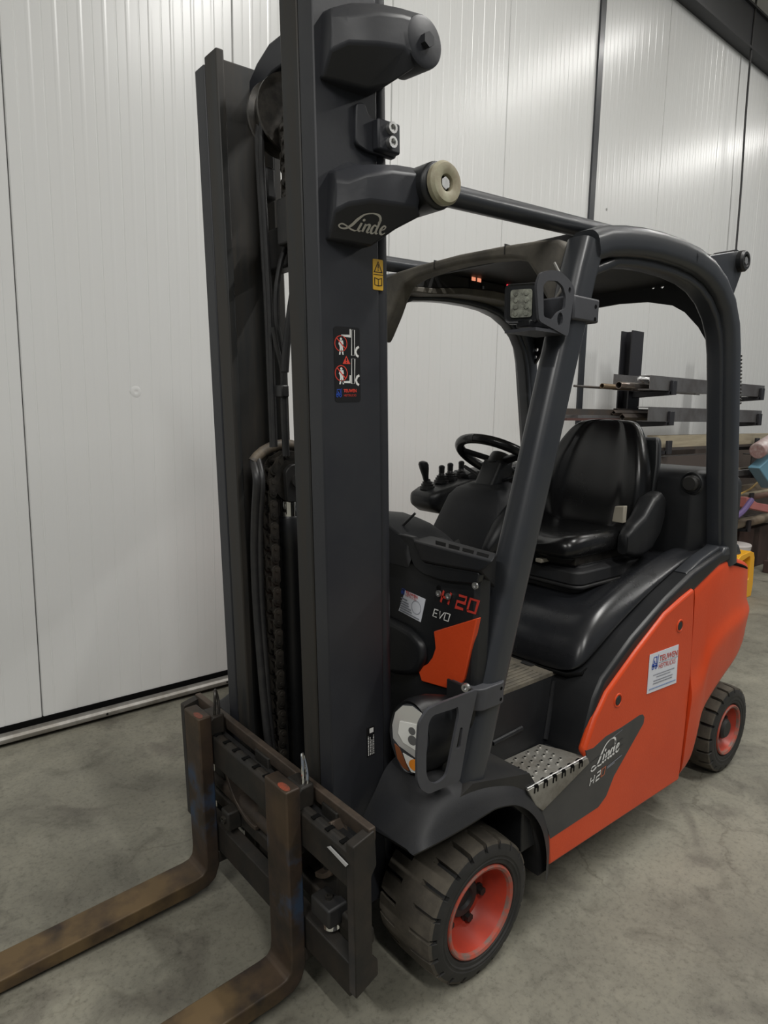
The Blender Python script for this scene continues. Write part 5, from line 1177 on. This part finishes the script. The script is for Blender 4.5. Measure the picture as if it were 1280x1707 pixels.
CH = lambda w, h, t: [(0, 0), (0, h), (-w, h), (-w, h - t), (-t, h - t), (-t, t), (-w, t), (-w, 0)]
z1, z2, z3, z4, z5, z6 = ARMZ
YT = -1.105
# top level
bar('steel_channel', -5.93, -3.705, CH(0.10, 0.112, 0.006), M_sec, 'long grey steel channel along the outer edge of the top rack level', 'steel channel', y=YT, z=z1 + 0.001)
bar('steel_plate', -5.2, -3.68, [(0, 0), (0.008, 0), (0.008, 0.128), (0, 0.128)], M_sec, 'grey steel plate standing on edge behind the round tubes on the top rack level', 'steel plate', y=-1.415, z=z1 + 0.001)
bar('steel_tube', -4.9, -3.47, ('pipe', 0.028, 0.004), M_pipe, 'round bright steel tube with open end on the top rack level, thickest of its three', 'tube', y=-1.236, z=z1 + 0.001)
bar('steel_tube', -4.8, -3.76, ('pipe', 0.018, 0.003), M_pipe, 'thin round steel tube in the middle of the three on the top rack level', 'tube', y=-1.286, z=z1 + 0.001)
bar('steel_tube', -4.9, -3.38, ('pipe', 0.020, 0.003), mat('copper_tube', (0.26, 0.19, 0.12), 0.4, metal=0.6), 'brownish round tube reaching further out than the two steel tubes of the top rack level', 'tube', y=-1.326, z=z1 + 0.001)
bar('steel_rod', -5.0, -3.06, [(a, b + 0.009) for a, b in circ(0, 0, 0.009, 10)], M_secd, 'long thin dark rod sticking out of the top rack level', 'rod', y=-1.36, z=z1 + 0.001)
bar('steel_rod', -5.0, -3.20, [(a, b + 0.007) for a, b in circ(0, 0, 0.007, 10)], M_secd, 'shorter thin rod just behind the long rod on the top rack level', 'rod', y=-1.385, z=z1 + 0.001)
rings = []
for k in range(8):
    x = -3.78 - k * 0.045; rr = 0.026 * math.sin(PI * (k + 0.5) / 8)
    rings.append([(x, -1.255 + (rr + 0.007 * math.sin(5 * a + k)) * math.cos(a), 1.915 + (rr * 1.3 + 0.012 * math.sin(3 * a + 2 * k)) * math.sin(a)) for a in [2 * PI * q / 10 for q in range(10)]])
pf = put('plastic_film', LO(rings), mat('clear_film', (0.62, 0.62, 0.62), 0.2), ang=20); tag(pf, 'crumpled clear plastic film on top of the tubes of the upper rack level', 'film')
# second level
bar('steel_channel', -5.92, -3.715, CH(0.10, 0.116, 0.006), M_sec, 'long grey steel channel along the outer edge of the second rack level', 'steel channel', y=YT, z=z2 + 0.001)
bar('flat_bar', -4.8, -2.87, [(-0.07, 0), (0.07, 0), (0.07, 0.018), (-0.07, 0.018)], mat('red_brown_bar', (0.09, 0.045, 0.04), 0.5), 'reddish flat bar under the longest square tube of the second rack level', 'bar', y=-1.345, z=z2 + 0.001)
bar('flat_bar', -4.8, -3.02, [(-0.06, 0), (0.06, 0), (0.06, 0.022), (-0.06, 0.022)], M_sec, 'bright flat bar behind the headrest of the seat on the second rack level', 'bar', y=-1.345, z=z2 + 0.0195)
bar('square_tube', -4.8, -2.86, ('tube', 0.024, 0.024, 0.004), M_secd, 'long square steel tube reaching furthest out of the second rack level', 'tube', y=-1.332, z=z2 + 0.042)
bar('square_tube', -4.6, -3.55, ('tube', 0.021, 0.021, 0.004), M_secd, 'square tube on edge, lower of two beside the second level channel of the rack', 'tube', y=-1.2365, z=z2 + 0.001, rot=PI / 4)
bar('square_tube', -4.6, -3.50, ('tube', 0.014, 0.014, 0.003), M_secd, 'small square tube on edge, upper of two on the second rack level', 'tube', y=-1.283, z=z2 + 0.046, rot=PI / 4)
bar('square_tube', -4.6, -3.70, ('tube', 0.022, 0.030, 0.004), M_secd, 'dark square tube lying at the back of the second rack level', 'tube', y=-1.386, z=z2 + 0.042)
# third level: pale timber beam, then thin flat bar under it
bar('timber_beam', -7.6, -3.95, [(-0.10, 0), (0, 0), (0, 0.10), (-0.10, 0.10)], M_wood, 'long pale timber beam on the third rack level', 'beam', y=-1.13, z=z3 + 0.025)
bar('flat_bar', -6.6, -3.95, [(-0.12, 0), (0.005, 0), (0.005, 0.022), (-0.12, 0.022)], M_secd, 'thin dark flat bar under the pale timber beam', 'bar', y=-1.125, z=z3 + 0.001)
bar('steel_channel', -5.25, -3.9, CH(0.10, 0.175, 0.007), mat('primer_brown', (0.11, 0.088, 0.078), 0.5, metal=0.4), 'tall brownish steel channel below the timber beam, on the fourth rack level', 'steel channel', y=-1.13, z=z4 + 0.056)
bar('square_tube', -5.9, -3.9, ('tube', 0.026, 0.026, 0.004), M_sec, 'grey square tube below the tall brownish channel', 'tube', y=-1.135, z=z4 + 0.001)
bar('steel_tube', -6.3, -4.1, ('pipe', 0.026, 0.004), mat('tan_pipe', (0.36, 0.29, 0.22), 0.5, metal=0.3), 'tan pipe beside the grey square tube on the fourth rack level', 'tube', y=-1.29, z=z4 + 0.001)
# lower levels beyond the rear post: pipes and timber ends
rnd = random.Random(3)
lowset = [('scrap_bar', -5.65, 0.030, z5, -1.13, (0.20, 0.12, 0.09), 'rusty red-brown pipe end on the fifth rack level'), ('scrap_bar', -5.85, 0.036, z5, -1.20, (0.36, 0.31, 0.22), 'pale timber pole on the fifth rack level beyond the rear post'), ('scrap_bar', -5.75, 0.026, z5, -1.28, (0.10, 0.08, 0.07), 'dark pipe behind the pale timber pole on the fifth rack level'), ('scrap_bar', -5.60, 0.045, z6, -1.15, (0.27, 0.22, 0.16), 'thick tan pipe with open end on the lowest rack level'), ('scrap_bar', -5.7, 0.034, z6, -1.24, (0.30, 0.26, 0.20), 'grey-tan pipe beside the thick open pipe on the lowest rack level'), ('scrap_bar', -5.9, 0.028, z6, -1.33, (0.12, 0.10, 0.09), 'dark rusty pipe at the back of the lowest rack level')]
for i, (n, x1, r, z, y, c_, lab) in enumerate(lowset):
    o = bar('pipe', -7.4, x1 + 1.0, ('pipe', r, r * 0.2), mat('pipe_tone_%d' % i, c_, 0.6, metal=0.2), lab, 'pipe', y=y, z=z + 0.001)
o = put('yellow_strap', T(smooth_path([(-5.55, -1.125, 0.853), (-5.85, -1.12, 0.90), (-6.1, -1.125, 0.965), (-6.35, -1.13, 0.90), (-6.6, -1.13, 0.853)], 5), 0.010, 6), mat('strap_yellow', (0.5, 0.33, 0.10), 0.6))
tag(o, 'thin yellow-brown strap arching over the pipes of the rack beside the pink stand', 'strap')
bar('steel_channel', -8.2, -5.95, CH(0.09, 0.20, 0.007), mat('old_channel', (0.06, 0.05, 0.046), 0.55, metal=0.3), 'dark tall steel channel on the fourth rack level beyond the rear guard post', 'steel channel', y=-1.17, z=z4 + 0.002)
bar('pipe', -7.6, -5.6, ('pipe', 0.030, 0.006), mat('pipe_tone_7', (0.16, 0.11, 0.085), 0.6, metal=0.2), 'rusty pipe at the back of the fifth rack level', 'pipe', y=-1.36, z=z5 + 0.001)
bar('timber_beam', -7.5, -5.7, [(-0.06, 0), (0, 0), (0, 0.07), (-0.06, 0.07)], mat('old_timber', (0.20, 0.165, 0.12), 0.8), 'grey-brown timber beam on top of the fifth rack level pipes', 'beam', y=-1.20, z=z5 + 0.075)
o = put('backdrop_sheet', B(-8.8, -5.2, -1.75, -1.735, 0.02, 1.32), mat('sheet_brown', (0.07, 0.055, 0.047), 0.6, col2=(0.11, 0.085, 0.07), scale=2, amt=0.7), smooth=False); tag(o, 'added dark brown sheet against the wall, a dark backdrop behind the rack', 'steel sheet')  # added sheet, only there to darken the view between the pipes
# dark steel bin under the rack, machine stand in pink and blue
o = put('steel_bin', B(-6.75, -5.93, -1.52, -1.20, 0.0, 0.45), M_brown, bevel=0.01); tag(o, 'dark brown steel bin on the floor under the rack, behind the yellow jerrycan', 'bin')
PO = (-6.35, -0.98, 0)
ps = empty('machine_stand', PO)
def local(bm, c0=PO):
    for v in bm.verts: v.co -= Vector(c0)
    return bm
put('post', local(B(-6.42, -6.28, -1.03, -0.90, 0.12, 0.72)), M_pink, ps, bevel=0.006)
ap = [(-5.316,-0.930,0.875),(-5.401,-0.930,0.864),(-5.568,-0.930,0.805),(-5.997,-0.930,0.742),(-6.019,-0.930,0.660),(-5.440,-0.930,0.756),(-5.340,-0.930,0.776)]
put('arm', local(PR([(p[0], p[2]) for p in ap], 'y', -1.03, -0.93)), M_pink, ps, bevel=0.005)
pv = [(-5.384,-0.930,0.819)][0]
put('pivot_pin', local(CY((pv[0], -0.93, pv[2]), (pv[0], -0.915, pv[2]), 0.022, 16)), M_secd, ps)
put('base', local(B(-6.52, -6.18, -1.04, -0.87, 0.0, 0.13)), M_brown, ps, bevel=0.006)
bq = [(-5.537,-0.950,1.143),(-5.881,-0.950,1.272),(-6.140,-0.950,0.995),(-5.913,-0.950,0.923)]
put('blue_housing', local(LO([[(p[0], -0.93, p[2]) for p in bq], [(p[0] + 0.03, -1.03, p[2]) for p in bq]])), M_bluebox, ps, bevel=0.008, label='tilted light blue housing')
cq = [(-5.497,-0.950,1.305),(-5.879,-0.950,1.397)]
put('drum', local(CY(cq[0], (cq[1][0], -0.955, cq[1][2]), 0.078, 24)), mat('drum_pink', (0.36, 0.22, 0.21), 0.35, col2=(0.60, 0.55, 0.53), scale=9, amt=0.9), ps, bevel=0.01, label='pale pink drum')
put('neck', local(CY((-6.33, -0.99, 0.70), (-6.33, -0.995, 1.02), 0.04, 16)), M_pink, ps)
tag(ps, 'pink and light blue machine on a stand at the right edge, beyond the truck', 'machine')
PRP = [(-5.351,-0.920,0.851),(-5.280,-0.920,0.810),(-5.209,-0.920,0.770),(-5.125,-0.920,0.738),(-5.028,-0.920,0.713)]
o = put('purple_strap', T(smooth_path([(p[0], -0.900, p[2]) for p in PRP], 4), 0.026, 8), M_purple); tag(o, 'purple woven strap tied to the arm of the pink machine stand', 'strap')
# yellow jerrycan handle showing behind the counterweight
yq = [(-4.719,-0.720,0.384),(-4.785,-0.720,0.418),(-4.985,-0.720,0.431),(-5.055,-0.720,0.412),(-5.080,-0.720,0.364),(-5.102,-0.720,0.108),(-5.028,-0.720,0.085),(-4.962,-0.720,0.090)]
ho = [(-4.811,-0.720,0.361),(-4.969,-0.720,0.389),(-4.991,-0.720,0.353),(-4.995,-0.720,0.169),(-4.904,-0.720,0.177)]
J = [(p[0], p[2]) for p in yq]
o = put('yellow_jerrycan', prism(bmesh.new(), [(J[0][0] + 0.02, 0.0)] + J[0:6] + [(J[5][0] + 0.02, 0.0)], 'y', -0.84, -0.72, [rpoly([(p[0], p[2]) for p in ho], 0.02)]), M_ylw, smooth=False, bevel=0.006)
tag(o, 'yellow plastic jerrycan with open handle on the floor behind the counterweight', 'jerrycan')
wq = [(-5.410,-1.050,0.388)][0]
o = put('white_bucket', LA([(0, 0.0), (0, 0.12), (wq[2] - 0.02, 0.15), (wq[2], 0.155), (wq[2] + 0.012, 0.15), (wq[2] + 0.012, 0.0)], (wq[0] - 0.02, -1.05, 0.0), 'z', 28), mat('bucket_white', (0.62, 0.58, 0.56), 0.4)); tag(o, 'white bucket just behind the foot of the rear guard post', 'bucket')
